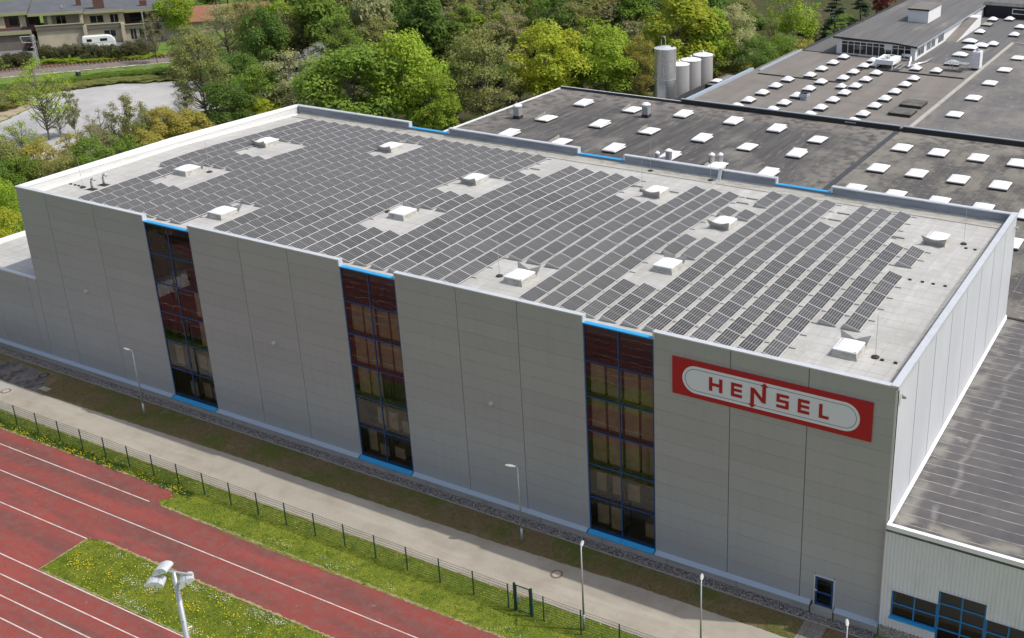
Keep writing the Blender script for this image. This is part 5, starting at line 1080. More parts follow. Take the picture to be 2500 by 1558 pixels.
T = [
 # left of the warehouse, before and around the gravel lot
 (122, 342, 145, 150, 'sparse', 'bright', 'tall forked open tree with thin leaves standing before the gravel lot'),
 (186, 330, 212, 44, 'airy', 'olive', 'slender upright sapling right of the forked tree'),
 (150, 335, 262, 60, 'sparse', 'olive', 'low thin sapling between the forked tree and the slender one'),
 (70, 440, 292, 130, 'sparse', 'bright', 'leaning thin tree low at the left edge'),
 (15, 470, 345, 120, 'dense', 'olive', 'green olive tree cut by the left edge beside the leaning tree'),
 (60, 480, 372, 110, 'bush', 'mid', 'dense green shrub under the leaning tree'),
 (118, 460, 345, 120, 'bush', 'orange', 'ochre tinged shrub beyond the left corner of the roof'),
 (190, 440, 325, 120, 'airy', 'orange', 'ochre green bushy tree below the slender sapling'),
 (250, 430, 305, 110, 'airy', 'brown', 'brownish twiggy tree beyond the left parapet'),
 (262, 395, 262, 80, 'sparse', 'brown', 'pink brown bare budding shrub before the gravel lot'),
 (330, 400, 228, 100, 'airy', 'olive', 'tall brown olive tree with a dark stem in the shrub row'),
 (375, 375, 262, 80, 'airy', 'olive', 'thin olive shrub right of the tall brown olive tree'),
 (415, 380, 270, 90, 'dense', 'orange', 'ochre yellow bush at the middle of the left parapet'),
 (470, 370, 272, 100, 'dense', 'orange', 'rounded ochre yellow bush, rightmost of the ochre ones'),
 (300, 420, 318, 120, 'bush', 'mid', 'mixed green shrub under the tall brown olive tree'),
 (360, 400, 318, 110, 'bush', 'orange', 'low ochre shrub against the left parapet'),
 (230, 455, 345, 120, 'bush', 'mid', 'green shrub filling the gap beyond the left parapet'),
 (160, 470, 370, 120, 'bush', 'olive', 'olive shrub just beyond the left parapet corner'),
 (-10, 560, 430, 110, 'bush', 'bright', 'bright green shrub above the annex roof at the left edge'),
 (40, 590, 450, 110, 'bush', 'bright', 'bright green shrub against the left corner of the warehouse'),
 (10, 640, 500, 120, 'bush', 'yellow', 'yellow green shrub behind the annex parapet'),
 (-20, 520, 385, 110, 'bush', 'dark', 'dark shrub at the left edge above the bright ones'),
 # centre left
 (455, 300, 212, 62, 'sparse', 'pale', 'pale thin leaved small tree at the right end of the gravel lot'),
 (505, 290, 78, 165, 'airy', 'olive', 'wide olive tree with visible forking stems right of the gravel lot'),
 (560, 345, 208, 130, 'dense', 'dark', 'dark green broad tree before the left parapet'),
 (650, 320, 242, 105, 'bush', 'yellow', 'bright yellow green shrub just behind the left parapet'),
 (600, 290, 195, 90, 'dense', 'mid', 'mid green rounded tree behind the yellow green shrub'),
 (655, 300, 168, 120, 'dense', 'mid', 'green bushy tree left of the pale willow'),
 (722, 300, 122, 160, 'airy', 'pale', 'pale greyish willow like tree above the far left roof corner'),
 (775, 250, 105, 105, 'sparse', 'white', 'white blossoming tree rising behind the pale willow'),
 (880, 345, 122, 255, 'dense', 'mid', 'big deep green maple directly behind the far roof corner'),
 (1000, 330, 85, 200, 'dense', 'bright', 'bright green maple right of the big deep green maple'),
 (1065, 350, 190, 140, 'dense', 'bright', 'lower bright green crown over the first blue notch'),
 (1185, 310, 68, 200, 'airy', 'olive', 'wide airy olive tree with a dark trunk left of the yellow maple'),
 (1110, 300, 150, 110, 'airy', 'mid', 'thin green tree between the bright maple and the airy olive tree'),
 (1335, 265, 68, 190, 'dense', 'yellow', 'round bright yellow green maple before the dark roof corner'),
 (1270, 250, 130, 90, 'airy', 'mid', 'small green tree under the yellow maple on its left'),
 (1480, 250, 70, 180, 'dense', 'bright', 'fresh green tree between the yellow maple and the silos'),
 (1430, 255, 150, 110, 'bush', 'mid', 'low green tree at the edge of the dark roof'),
 (1560, 245, 85, 110, 'airy', 'orange', 'ochre olive tree left of the tall steel silo'),
 (1660, 215, -12, 190, 'tall', 'yellow', 'tall yellow green tree standing behind the silos'),
 (1735, 200, 30, 120, 'tall', 'bright', 'tall yellow green tree right behind the rearmost silo'),
 (1790, 190, 10, 130, 'airy', 'pale', 'pale grey green tree right of the yellow green pair'),
 (1840, 205, 98, 130, 'bush', 'dark', 'dark green shrub tree beside the narrow annex'),
 (1895, 180, 75, 120, 'bush', 'mid', 'mid green shrub behind the dark one'),
 (1928, 148, -70, 150, 'birch', 'bright', 'drooping birch with a pale stem before the meadow', ),
 (1880, 165, 20, 60, 'sparse', 'olive', 'dark stemmed bare tree in the meadow left of the birch'),
 (2035, 112, -22, 92, 'conifer', 'conifer', 'dark spruce left of the pavilion roof'),
 (2100, 88, -42, 70, 'conifer', 'conifer', 'dark spruce nearest the pavilion roof'),
 (2150, 62, -60, 60, 'tall', 'copper', 'dark copper leaved tree beyond the spruces'),
 (1990, 120, 30, 40, 'sparse', 'brown', 'brown bare small tree between birch and spruces'),
 # near the houses
 (440, 95, -25, 90, 'dense', 'bright', 'bright green tree right of the flat roofed house'),
 (385, 155, 25, 60, 'sparse', 'brown', 'bare stemmed tree before the right end of the flat roofed house'),
 (470, 190, 60, 110, 'airy', 'olive', 'olive tree at the railway right of the wire mast'),
 (560, 160, 10, 130, 'airy', 'pale', 'pale airy tree partly hiding the red tiled roof'),
 (620, 175, -25, 130, 'airy', 'olive', 'olive green tree on the right of the red tiled roof'),
 (520, 210, 120, 120, 'bush', 'dark', 'dark bushy tree by the railway'),
 (595, 230, 130, 120, 'bush', 'dark', 'dark green bushy tree under the olive ones'),
 (660, 190, 20, 110, 'dense', 'dark', 'dark crowned tree at the forest edge'),
 (840, 215, 30, 120, 'airy', 'mid', 'green thin tree behind the white blossoming tree'),
 (930, 190, 40, 130, 'airy', 'olive', 'olive tree above the bright maple'),
 (700, 175, -30, 110, 'birch', 'bright', 'birch with a white stem at the forest edge', ),
 (1040, 170, 20, 130, 'tall', 'dark', 'dark tree at the forest edge above the maples'),
 (1240, 180, 25, 130, 'airy', 'brown', 'brownish airy tree above the olive one'),
 (1400, 160, 0, 130, 'airy', 'olive', 'grey olive tree above the yellow maple'),
 (1550, 160, -10, 120, 'tall', 'mid', 'mid green tree left of the tall yellow green one'),
 (1330, 150, -10, 120, 'airy', 'mid', 'green airy tree behind the yellow maple'),
 (1140, 160, 5, 120, 'airy', 'mid', 'light green forest edge tree in the middle'),
 (1480, 140, -20, 110, 'airy', 'orange', 'ochre budding tree in the wood above the fresh green one'),
 (1620, 120, -40, 110, 'airy', 'olive', 'olive tree in the wood behind the tall silo'),
]
for q in T:
    kind = q[4]
    tree(*q[:7], bark=m_birchbark if kind == 'birch' else None, cat='shrub' if kind == 'bush' else 'tree')

# the wood behind as one mass
LMK = ['dark', 'mid', 'bright', 'olive', 'brown', 'orange', 'pale']
Vs, Fs, Ms, off = [], [], [], 0
lo = {}
for kind, sdd in (('dense', 31), ('tall', 32), ('airy', 33), ('airy', 34), ('sparse', 35), ('birch', 36), ('bush', 37)):
    lo.setdefault(kind, []).append(make_tree(kind, sdd, .62))
bkV, bkF, boff = [], [], 0
def add_tree(x, y, h, wd, kind, ci):
    global off, boff
    (V, Fc), bk = random.choice(lo[kind]); a = random.uniform(0, 6.28); c, s = math.cos(a), math.sin(a); sx = wd/RAT[kind]; sz = h/TOPZ.get(kind, 10.)
    X = np.stack([(V[:, 0]*c-V[:, 1]*s)*sx+x, (V[:, 0]*s+V[:, 1]*c)*sx+y, V[:, 2]*sz+G], 1); Vs.append(X); Fs.append(Fc+off); Ms.append(np.full(len(Fc), ci)); off += len(V)
    B = np.array(bk.v); Bx = np.stack([(B[:, 0]*c-B[:, 1]*s)*sx*1.3+x, (B[:, 0]*s+B[:, 1]*c)*sx*1.3+y, B[:, 2]*sz+G], 1); qf = np.array([f for f in bk.f if len(f) == 4]); bkV.append(Bx); bkF.append(qf+boff); boff += len(B)
cells = []
for v in (168, 150, 128, 104, 80, 56, 32, 8, -20, -60, -110):
    for u in range(450, 1900, 62):
        uu = u+random.uniform(-28, 28); vv = v+random.uniform(-10, 10)
        if v > 140 and (uu < 640 or uu > 1560): continue
        if v > 40 and uu < 700: continue
        if uu > 1740 and v > 0: continue
        if uu < 700 and v > 20: continue
        cells.append((uu, vv))
for uu, vv in cells:
    P = atz(uu, vv, G); d = float((P-CP)@_f); kind = random.choices(['airy', 'dense', 'tall', 'sparse', 'birch'], [5, 2, 2.4, 1.5, 2])[0]
    ci = random.choices(range(7), [4, 6, 3.5, 5, 1.6, .4, 1])[0]
    add_tree(P[0], P[1], random.uniform(10, 17), random.uniform(7, 11), kind, ci)
for i in range(170):   # understorey
    uu = random.uniform(430, 1880); vv = random.uniform(-20, 215)
    if uu < 700 and vv > 60 and uu < 600: continue
    if uu > 1600 and vv > 100: continue
    P = atz(uu, vv, G); add_tree(P[0], P[1], random.uniform(2, 4.5), random.uniform(5, 9), 'bush', random.choice([0, 0, 1, 1, 3, 4]))
wood = npmesh('wood', np.concatenate(Vs), np.concatenate(Fs), [LM[k] for k in LMK], np.concatenate(Ms), kind='stuff', label='mixed spring wood filling the background behind the nearer trees', category='wood')
npmesh('wood_stems', np.concatenate(bkV), np.concatenate(bkF), m_bark, kind='stuff', label='thin stems and branches inside the background wood', category='wood stems')

# ================================================================== HOUSES, RAILWAY, HEDGES
O = np.array([-140.5, 94.3]); E1 = np.array([.593, .805]); E2 = np.array([-.805, .593])
m_darkwall = mat('dark_brown_parapet', (.14, .125, .11), .9, 0, .2, [('n', (.2, .18, .15), .5, .4, .7, .6)])  # dark brown base with paler mottling
hs = thing('flat_roofed_house', (-133, 104, G), 'two storey cream house with dark flat roofs at the top left', 'house')
def hb(nm, m, a0, a1, b0, b1, z0, z1, p=None): return MB().obox(O, E1, E2, a0, a1, b0, b1, z0, z1).build(nm, m, p or hs)
hb('wall', m_cream, 0, 9.3, 0, 10, G, 3.0); hb('wall', m_cream, 9.31, 16.8, .3, 10, G, 2.7); hb('wall', m_cream, 16.81, 24.5, .6, 10, G, 2.2)
for a0, a1, b, z in ((0, 9.3, 0, 3.9), (9.4, 16.8, .3, 3.4), (16.9, 25, .6, 2.8)):
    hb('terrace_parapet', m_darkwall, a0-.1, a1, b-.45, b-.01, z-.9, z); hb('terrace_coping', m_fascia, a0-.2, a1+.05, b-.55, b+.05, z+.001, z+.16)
hb('terrace_floor', m_roofdark, 0, 24.5, .7, 5, 2.2, 2.4)
for a in (9.3, 16.8): hb('buttress', m_cream, a-.3, a+.4, -1.1, -.2, G, 3.4)
hb('upper_wall', m_cream, 1.5, 9.2, 3.6, 9, 2.4, 5.9); hb('upper_wall', m_cream, 9.21, 17.4, 2.2, 9, 2.4, 5.6); hb('upper_wall', m_brick, 17.41, 26, 4.2, 9, 2.4, 5.0)
hb('upper_pier', m_cream, 2.4, 3.2, .8, 1.6, 2.4, 6.2); hb('upper_pier', m_cream, 8.6, 9.3, .8, 1.6, 2.4, 6.2)
for a0, a1, b, z in ((-1, 9.6, -.3, 6.3), (9.62, 17.6, .8, 5.9), (17.62, 28, 1.6, 5.5)):
    hb('roof', m_roofdark, a0, a1, b, 21, z, z+.3); hb('fascia', m_fascia, a0-.1, a1+.01, b-.15, b-.005, z-.2, z+.33)
hb('wing_wall', m_cream, 24.6, 28.5, -1.4, 9, G, 2.9); hb('wing_roof', m_roofdark, 24.3, 29.2, -1.8, 9.5, 2.95, 3.2); hb('fascia', m_fascia, 24.2, 29.3, -1.99, -1.81, 2.6, 3.25)
for (a0, a1, z0, z1, b) in ((13.0, 15.2, .6, 1.9, .28), (18.2, 19.3, -.4, 1.9, .58), (20.0, 24.2, -.2, 1.7, .58), (4, 5.8, 3.0, 5.2, 3.58), (10.6, 13.2, 3.5, 5.0, 2.18), (14.6, 16.2, 3.1, 5.1, 2.18), (18.5, 24, 2.9, 4.6, 4.18)):
    w_0 = hb('window', m_winblack, a0, a1, b-.05, b, z0, z1); MB().obox(O, E1, E2, (a0+a1)/2-.05, (a0+a1)/2+.05, b-.08, b-.051, z0, z1).build('glazing_bar', m_cream, w_0)
hb('chimney', m_brick, 11.6, 13.8, 4.2, 6.0, 6.2, 9.2); hb('chimney', m_brick, 8.2, 9.2, 8, 9, 6.6, 8.2); hb('chimney', m_brick, 21, 22.5, 7, 8, 5.8, 7.0)
hb('satellite_dish', m_lamp, 5.4, 5.5, 5, 5.8, 6.7, 7.3); hb('antenna_mast', m_galv, 6.0, 6.08, 5, 5.08, 6.6, 8.6)
for o_, lb in ((( -14, 2), 'brown brick house with stepped dark roofs at the left edge'),):
    h2 = thing('brick_house', (-148, 84, G), lb, 'house')
    hb('wall', m_brick, -22, .2, 3, 14, G, 6.4, h2); hb('roof', m_roofdark, -24, -1.2, 2, 22, 6.4, 6.8, h2); hb('fascia', m_fascia, -24, -1.2, 1.8, 2.0, 6.2, 6.85, h2)
    hb('wall', m_cream, -7, -5.8, 2.6, 3, 3.6, 6.4, h2); hb('wall', m_cream, -3, -1.8, 2.6, 3, 3.6, 6.4, h2); hb('balcony', m_brick, -22, -.4, 1.2, 2.99, 2.6, 3.6, h2); hb('garage_roof', m_roofdark, -22, -1, -1, 1.19, 2.9, 3.2, h2); hb('fascia', m_fascia, -22, -.9, -1.2, -1.0, 2.6, 3.3, h2)
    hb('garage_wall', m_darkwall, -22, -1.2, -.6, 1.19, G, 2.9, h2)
    for a in (-11, -8.6, -4.9, -1.3): hb('window', m_winblack, a, a+1.5, 2.9, 2.99, 4.0, 6.0, h2)
# red roof house behind the trees
P = atz(560, 75, G); h3 = thing('red_roofed_house', (P[0], P[1], G), 'house with a long red tiled roof half hidden by trees', 'house'); O3 = np.array([P[0], P[1]]); 
MB().obox(O3, E1, E2, -13, 13, 0, 8, G, 2.2).build('wall', m_cream, h3)
f = lambda a, b, z: (O3[0]+E1[0]*a+E2[0]*b, O3[1]+E1[1]*a+E2[1]*b, z)
MB().add([f(-14, -.8, 2.0), f(14, -.8, 2.0), f(14, 4.2, 4.9), f(-14, 4.2, 4.9), f(-14, 9, 2.0), f(14, 9, 2.0)], [(0, 1, 2, 3), (3, 2, 5, 4)]).build('roof', m_redtile, h3)
# caravan
cv0 = O+E1*8.6+E2*(-6.2)
cv = thing('caravan', (cv0[0], cv0[1], G), 'white camper van parked behind the hedge before the cream house', 'camper van')
def cb(nm, m, a0, a1, b0, b1, z0, z1): return MB().obox(cv0, E1, E2, a0, a1, b0, b1, z0, z1).build(nm, m, cv)
pr = [(0, .4), (0, 2.35), (.25, 2.55), (4.9, 2.55), (5.7, 2.3), (6.3, 1.4), (6.4, .4)]
A = [f2 for f2 in pr]; mb = MB(); nn = len(pr)
vs_ = [(cv0[0]+E1[0]*a+E2[0]*b, cv0[1]+E1[1]*a+E2[1]*b, G+z) for b in (0, 2.2) for a, z in pr]
mb.add(vs_, [tuple(range(nn)), tuple(range(nn, 2*nn))[::-1]]+[(i, nn+i, nn+(i+1) % nn, (i+1) % nn) for i in range(nn)]).build('body', m_white, cv)
cb('window', m_winblack, 3.4, 4.8, -.02, -.001, G+1.5, G+2.1); cb('window', m_winblack, .8, 1.8, -.02, -.001, G+1.5, G+2.1); cb('roof_hatch', m_trim, 2.2, 3.2, .6, 1.5, G+2.551, G+2.65); cb('stripe', m_galv, .1, 6.0, -.015, -.001, G+1.2, G+1.28)
for a in (1.3, 5.4): 
    c = cv0+E1*a; MB().tube([(c[0]+E2[0]*-.02, c[1]+E2[1]*-.02, G+.35), (c[0]+E2[0]*.25, c[1]+E2[1]*.25, G+.35)], .35, 14).build('wheel', m_tyre, cv)
# black van
c0 = O+E1*-2.2+E2*(-3.2); cr = thing('black_van', (c0[0], c0[1], G), 'black van parked in the yard left of the cream house', 'van')
pr = [(0, .4), (0, 1.8), (.4, 2.05), (1.7, 2.05), (2.1, 1.9), (2.1, .4)]; nn = len(pr)
vs_ = [(c0[0]+E1[0]*a+E2[0]*b, c0[1]+E1[1]*a+E2[1]*b, G+z) for b in (0, 4.6) for a, z in pr]
MB().add(vs_, [tuple(range(nn)), tuple(range(nn, 2*nn))[::-1]]+[(i, nn+i, nn+(i+1) % nn, (i+1) % nn) for i in range(nn)]).build('body', m_carblack, cr)
MB().obox(c0, E1, E2, .2, 1.9, -.03, -.001, G+1.25, G+1.85).build('rear_window', m_winblack, cr)
for a in (.1, 1.75):
    MB().obox(c0, E1, E2, a, a+.25, -.02, .0, G+.9, G+1.1).build('tail_light', m_red, cr); MB().obox(c0, E1, E2, a, a+.28, .5, 1.2, G, G+.6).build('wheel', m_tyre, cr); MB().obox(c0, E1, E2, a, a+.28, 3.4, 4.1, G, G+.6).build('wheel', m_tyre, cr)
MB().obox(c0, E1, E2, .75, 1.35, -.02, -.001, G+.75, G+.88).build('number_plate', m_white, cr)
# railway
RD = np.array([.56, .8285]); RN = np.array([-.8285, .56]); RO = np.array([-112.0, 93.5])
def rp(a, b): return (RO[0]+RD[0]*a+RN[0]*b, RO[1]+RD[1]*a+RN[1]*b)
yard = sheet('yard', [tuple(O+E1*a+E2*b) for a, b in ((-30, -8.5), (12, -8.5), (30, -3), (30, 3), (-30, 3))], G-.02, mat('grey_asphalt_yard', (.16, .16, .16), .9, 0, .2, [('n', (.22, .21, .2), .6, .4, .7, .7)]), .3, 2)
sheet('railway_ballast', [rp(-60, -5.2), rp(70, -5.2), rp(70, 3.4), rp(-60, 3.4)], G+.01, m_ballast, .18, .8)
sheet('white_gravel_edge', [rp(-60, -6.0), rp(8, -6.0), rp(8, -5.3), rp(-60, -5.3)], G+.015, mat('white_lime_stones', (.55, .54, .5), .95, 0, .1, [('n', (.2, .2, .1), 1.2, .45, .6, .9)]), .16, .5)
rw = thing('railway_track', (rp(0, 0)[0], rp(0, 0)[1], G), 'rusty single railway track on brown ballast crossing behind the gravel lot', 'railway track')
for b in (0.0, 1.5):
    mb = MB(); p, q = rp(-60, b), rp(70, b); mb.obox(np.array(p), RD, RN, 0, 130, -.06, .06, G+.22, G+.40); mb.build('rail', m_rust, rw)
slm = MB().obox(np.array([0., 0.]), RD, RN, -.13, .13, -.5, 2.0, 0, .2).mesh('sleeper', m_sleeper)
bl = wloc(rw)
for i in range(150): p = rp(-55+i*.72, 0); inst('sleeper', slm, (p[0]-bl.x, p[1]-bl.y, .04), rw)
# gravel lot and dirt bank
lot = [(-87.4, 51.1), (-92.2, 60.1), (-101.7, 67.0), (-98.3, 74.0), (-92.8, 82.4), (-82.8, 87.6), (-78.8, 95.4), (-70, 99), (-62, 84), (-66, 60), (-52, 40), (-66, 34), (-80, 42)]
sheet('gravel_lot', lot, G+.0, m_lot, .35, 1.2)
sheet('lot_access', [(-140, 52), (-100, 61.5), (-96, 66), (-104, 68.5), (-135, 62)], G+.006, m_lot, .3, 1.5)
sheet('dirt_bank', [(-96, 48), (-87, 49.5), (-92.5, 60.5), (-96, 63.5), (-101, 56)], G+.012, m_dirt, .4, .8)
def bushrow(name, pts, h, wd, step, ck, label, cat='hedge'):
    global off, Vs, Fs, Ms
    sv = (off, Vs, Fs, Ms); o2 = 0; A_, B_ = [], []
    for p, q in zip(pts[:-1], pts[1:]):
        L = math.hypot(q[0]-p[0], q[1]-p[1]); n = max(1, int(L/step))
        for i in range(n):
            t = (i+random.random())/n; (V, Fc), _ = random.choice(lo['bush']); a = random.uniform(0, 6.28); c, s = math.cos(a), math.sin(a); sx = wd*random.uniform(.8, 1.2)/11; sz = h*random.uniform(.8, 1.15)/9.2
            A_.append(np.stack([(V[:, 0]*c-V[:, 1]*s)*sx+p[0]+(q[0]-p[0])*t, (V[:, 0]*s+V[:, 1]*c)*sx+p[1]+(q[1]-p[1])*t, V[:, 2]*sz+G], 1)); B_.append(Fc+o2); o2 += len(V)
    return npmesh(name, np.concatenate(A_), np.concatenate(B_), LM[ck], label=label, category=cat)
hp = lambda u, v: tuple(atz(u, v, G)[:2])
bushrow('hedge', [hp(98, 152), hp(200, 150), hp(300, 147), hp(372, 136)], 3.4, 3.6, 1.1, 'hedge', 'long clipped dark brown green hedge in front of the camper van')
bushrow('hedge', [hp(-30, 172), hp(30, 168), hp(68, 160)], 3.4, 3.6, 1.1, 'hedge', 'short dark brown hedge at the left edge below the black van')
bushrow('grass_bank', [hp(95, 156), hp(240, 152), hp(400, 138)], 1.0, 3.2, 1.0, 'bright', 'strip of bright green weeds between hedge and railway', 'weeds')
bushrow('grass_bank', [hp(-10, 226), hp(120, 213), hp(260, 192), hp(420, 182)], 1.1, 4.0, 1.1, 'mid', 'green weedy bank between the railway and the gravel lot', 'weeds')
bushrow('grass_bank', [hp(-10, 236), hp(120, 222), hp(280, 201), hp(430, 194)], .9, 4.5, 1.0, 'olive', 'olive weedy bank directly along the gravel lot edge', 'weeds')
bushrow('grass_bank', [hp(-10, 219), hp(120, 206), hp(250, 187), hp(410, 174)], .7, 4.0, 1.0, 'dark', 'dark green weeds right below the railway ballast', 'weeds')
bushrow('grass_bank', [hp(0, 268), hp(40, 255), hp(62, 236)], 2.4, 5, 1.5, 'olive', 'scrubby weeds beside the lot entrance at the left edge', 'weeds')
bushrow('grass_bank', [hp(1390, 232), hp(1500, 240), hp(1580, 245)], 1.5, 5, 1.5, 'olive', 'low scrub left of the silo feet', 'weeds')
bushrow('grass_bank', [hp(1750, 200), hp(1830, 182), hp(1900, 155), hp(1960, 125)], 2.6, 6, 1.2, 'orange', 'low ochre hedge of scrub along the pale hall', 'weeds')
bushrow('grass_bank', [hp(1860, 110), hp(1760, 60), hp(1880, 60), hp(2010, 95), hp(2060, 50)], 1.6, 6, 2.4, 'mid', 'meadow scrub beyond the birch', 'weeds')
m_bank = mat('rough_weedy_ground', (.11, .14, .045), .95, 0, .1, [('n', (.22, .19, .10), .35, .5, .65, .8, 8), ('n', (.06, .09, .02), .8, .5, .7, .8, 6)], bump=(2., .2, 1))
sheet('weedy_bank', [hp(-30, 214), hp(150, 196), hp(300, 178), hp(440, 164), hp(460, 210), hp(300, 200), hp(150, 218), hp(-30, 250)], G-.006, m_bank, .3, 1.0)
m_thatch = mat('dry_grass_thatch', (.33, .28, .16), .95, 0, .1, [('n', (.17, .19, .05), 2.5, .45, .62, .9)])
for ea, eb, wd in (((28.3, -11.15), (62, -11.12), .16), ((28.2, -15.9), (52, -16.02), .16), ((27.3, -19.96), (52, -19.94), .14), ((3, -9.66), (27.2, -9.42), .13), ((26.95, -16.3), (27.1, -20.0), .12), ((5, -7.78), (58, -7.38), .10)):
    dx, dy = eb[0]-ea[0], eb[1]-ea[1]; ll = math.hypot(dx, dy); nx_, ny_ = -dy/ll*wd/2, dx/ll*wd/2
    sheet('dry_grass_edge', [(ea[0]-nx_, ea[1]-ny_), (eb[0]-nx_, eb[1]-ny_), (eb[0]+nx_, eb[1]+ny_), (ea[0]+nx_, ea[1]+ny_)], G+.009, m_thatch, wd*.42, .22)
# wire masts
def mast(u, vb, vt, label, arm):
    P = atz(u, vb, G); x, y = P[0], P[1]; h = float(aty(u, vt, y)[2])
    t = thing('wire_mast', (x, y, G), label, 'mast')
    if arm:
        mb = MB(); 
        for dx, dy in ((-.25, -.25), (.25, -.25), (.25, .25), (-.25, .25)): mb.tube([(x+dx, y+dy, G), (x+dx*.5, y+dy*.5, h)], .05, 4)
        for i in range(10):
            z = G+(h-G)*i/10; z2 = G+(h-G)*(i+1)/10; mb.tube([(x-.22, y-.22, z), (x+.22, y-.22, z2)], .03, 3); mb.tube([(x+.22, y-.22, z), (x+.22, y+.22, z2)], .03, 3)
        mb.build('lattice', m_lamp, t); MB().tube([(x-1.6, y-1.6, h-.4), (x+.3, y+.3, h-.4), (x+.3, y+.3, h-1.6), (x-1.4, y-1.4, h-1.6), (x-1.6, y-1.6, h-.4)], .07, 5).build('arm_frame', m_lamp, t)
    else: MB().tube([(x, y, G), (x, y, h)], [.16, .10], 8).build('pole', m_concrete, t); MB().box(x-.3, x+.3, y-.04, y+.04, h-.4, h-.32).build('crossarm', m_galv, t)
mast(94, 160, 86, 'pale lattice railway mast at the gap between the hedges', True); mast(364, 138, 30, 'bare concrete wire pole in front of the cream house', False)
for i, (p, lb) in enumerate(((hp(192, 185), 'small dark signal box beside the railway'),)):
    t = thing('signal_box', (p[0], p[1], G), lb, 'signal box'); MB().box(p[0]-.35, p[0]+.35, p[1]-.3, p[1]+.3, G, G+.8).build('box', m_darkcurb, t); MB().box(p[0]-.4, p[0]+.4, p[1]-.35, p[1]+.35, G+.8, G+.86).build('lid', m_galv, t)

# ================================================================== CLUBHOUSE (outside the frame, mirrored in the left window strip)
cl = thing('clubhouse', (-9, -14, G), 'low white clubhouse with a brown tiled roof mirrored in the left window strip', 'building')
MB().box(-14, -4, -18.2, -9.8, G, 1.95).build('wall', m_white, cl)
MB().add([(-3.3, -18.9, 1.75), (-3.3, -9.2, 1.75), (-9.0, -9.2, 4.5), (-9.0, -18.9, 4.5), (-14.7, -18.9, 1.75), (-14.7, -9.2, 1.75)], [(0, 1, 2, 3), (3, 2, 5, 4), (1, 5, 2), (0, 3, 4)]).build('roof', m_browntile, cl)
MB().box(-4, -3.95, -13.6, -12.4, .2, 1.3).build('window', m_winblack, cl)
MB().tube([(-2.2, -15.2, G), (-2.2, -15.2, 2.3)], .12, 8).build('post', m_concrete, cl)
for k, (x, y) in enumerate(((-17, -23), (-23, -17), (-26, -28), (-14, -29))):
    pr_ = PRO['dense'][k % 3]; t = thing('leafy_tree', (x, y, G), 'green tree mirrored behind the clubhouse roof, %s' % ordn(k), 'tree'); t.scale = (.8, .8, .7); inst('crown', pr_[0], (0, 0, 0), t, m=LM['mid']); inst('trunk', pr_[1], (0, 0, 0), t)

# ================================================================== GRASS BLADES, FLOWERS
def blades(name, n, region, m, h0, h1, label, kw=.010):
    x, y = region(n); a = rng.uniform(0, 6.283, n); h = rng.uniform(h0, h1, n); w2 = kw*rng.uniform(.7, 1.6, n); ln = rng.normal(0, .4, (n, 2))*h[:, None]
    z = np.full(n, G-.01); V = np.stack([np.stack([x-np.cos(a)*w2, y-np.sin(a)*w2, z], 1), np.stack([x+np.cos(a)*w2, y+np.sin(a)*w2, z], 1), np.stack([x+ln[:, 0], y+ln[:, 1], z+h], 1)], 1).reshape(-1, 3)
    return npmesh(name, V, np.arange(3*n).reshape(n, 3), m, kind='stuff', label=label, category='grass')
m_bl = mat('grass_blade', (0.20, 0.27, 0.028), .7, 0, .2, [('n', (.32, .34, .05), .6, .45, .65, .8), ('n', (.06, .10, .012), 1.7, .5, .7, .8)], transl=.3)
m_bl2 = mat('verge_blade', (0.14, 0.17, 0.04), .7, 0, .2, [('n', (.25, .18, .10), .7, .45, .62, .9)], transl=.2)
def reg1(n):
    x = rng.uniform(3, 72, n); top = np.interp(x, [3, 30, 58, 72], [-7.85, -7.72, -7.4, -7.25]); bot = np.interp(x, [3, 7, 27.3, 28.2, 37, 72], [-9.6, -9.6, -9.35, -11.1, -11.25, -11.1])
    y = top+(bot-top)*rng.uniform(0, 1, n); return x, y
def reg2(n): x = rng.uniform(27.1, 50, n); y = rng.uniform(-20.0, -16.05, n); return x, y
def reg3(n):
    x = rng.uniform(3.6, 79, n); lo_ = np.interp(x, [4, 29, 52, 64, 79], [-4.2, -3.75, -3.45, -3.1, -3.1]); y = -1.15+(lo_+1.15)*rng.uniform(0, 1, n); return x, y
blades('lawn_grass', 110000, reg1, m_bl, .03, .09, 'short sunlit grass on both sides of the mesh fence', .013)
blades('island_grass', 60000, reg2, m_bl, .03, .09, 'short grass on the island inside the red track', .013)
blades('verge_grass', 60000, reg3, m_bl2, .03, .09, 'dull mossy grass between gravel and path', .013)
def flowers(name, X, Y, m, r, label, z=.06):
    n = len(X); V = []; a = rng.uniform(0, 6.28, n); c = np.stack([X, Y, np.full(n, G+z)+rng.uniform(0, .05, n)], 1); k = 5
    P = [c]
    for q in range(k): t = a+q*6.283/k; P.append(c+np.stack([np.cos(t)*r, np.sin(t)*r, rng.uniform(-.01, .01, n)], 1))
    V = np.stack(P, 1).reshape(-1, 3); base_ = (np.arange(n)*(k+1))[:, None, None]; Fc = np.array([(0, 1+q, 1+(q+1) % k) for q in range(k)])[None]+base_
    return npmesh(name, V, Fc.reshape(-1, 3), m, kind='stuff', label=label, category='flowers')
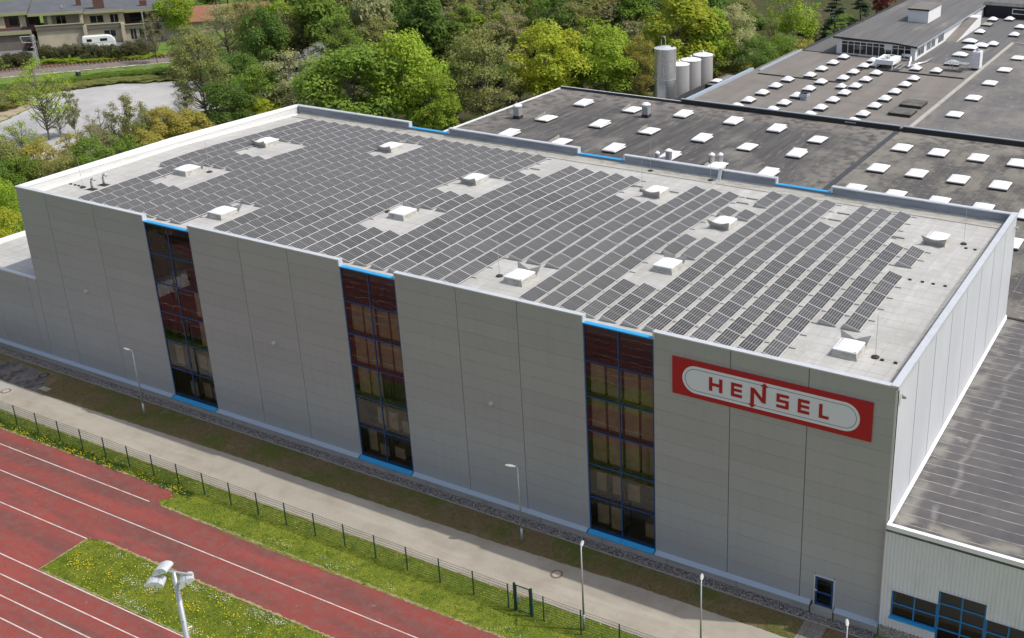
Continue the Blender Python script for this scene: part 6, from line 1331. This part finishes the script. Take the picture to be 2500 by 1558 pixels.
def clumps(n, fx, fy, sig, k):
    X, Y = [], []
    for _ in range(n): cx, cy = fx(), fy(); m_ = random.randint(*k); X.append(rng.normal(cx, sig, m_)); Y.append(rng.normal(cy, sig*.5, m_))
    return np.concatenate(X), np.concatenate(Y)
X1, Y1 = clumps(34, lambda: random.uniform(5, 28.5), lambda: random.uniform(-9.45, -8.9), .35, (5, 16)); k_ = (Y1 > -9.65) & (Y1 < -8.75); X1, Y1 = X1[k_], Y1[k_]
x2, y2 = reg2(230); x3, y3 = reg1(130); X5, Y5 = clumps(22, lambda: random.uniform(28, 47), lambda: random.uniform(-19.8, -16.4), .5, (6, 18)); k_ = (Y5 > -20) & (Y5 < -16.1); X5, Y5 = X5[k_], Y5[k_]
flowers('dandelions', np.concatenate([X1, x2, x3, X5]), np.concatenate([Y1, y2, y3, Y5]), m_yellow, .035, 'yellow dandelions scattered in the sports field grass')
x4, y4 = clumps(26, lambda: random.uniform(28, 48), lambda: random.choice([-19.6, -19.4, -16.5, -18]), .35, (6, 40)); k_ = (y4 > -20) & (y4 < -16.1); x4, y4 = x4[k_], y4[k_]
x5, y5 = clumps(16, lambda: random.uniform(38, 64), lambda: random.uniform(-11.0, -10.2), .3, (3, 12)); k_ = (y5 > -11.15); x5, y5 = x5[k_], y5[k_]; x6, y6 = reg1(160)
flowers('daisies', np.concatenate([x4, x5, x6]), np.concatenate([y4, y5, y6]), m_daisy, .022, 'small white daisies scattered in the sports field grass')
# dandelion foliage as soft dark clumps at the fence foot
xl, yl = clumps(70, lambda: random.uniform(5, 29), lambda: random.uniform(-9.4, -9.0), .3, (60, 120)); k_ = (yl > -9.7) & (yl < -8.6)
hh = len(xl[k_]); V, Fc = leafcards(np.stack([xl[k_], yl[k_], np.full(hh, G+.05)], 1), np.tile([0, 0, 1.], (hh, 1)), .05); npmesh('dandelion_leaves', V, Fc, mat('dandelion_leaf', (.045, .09, .012), .7, 0, .2), kind='stuff', label='dark green dandelion leaves along the fence foot', category='weeds')
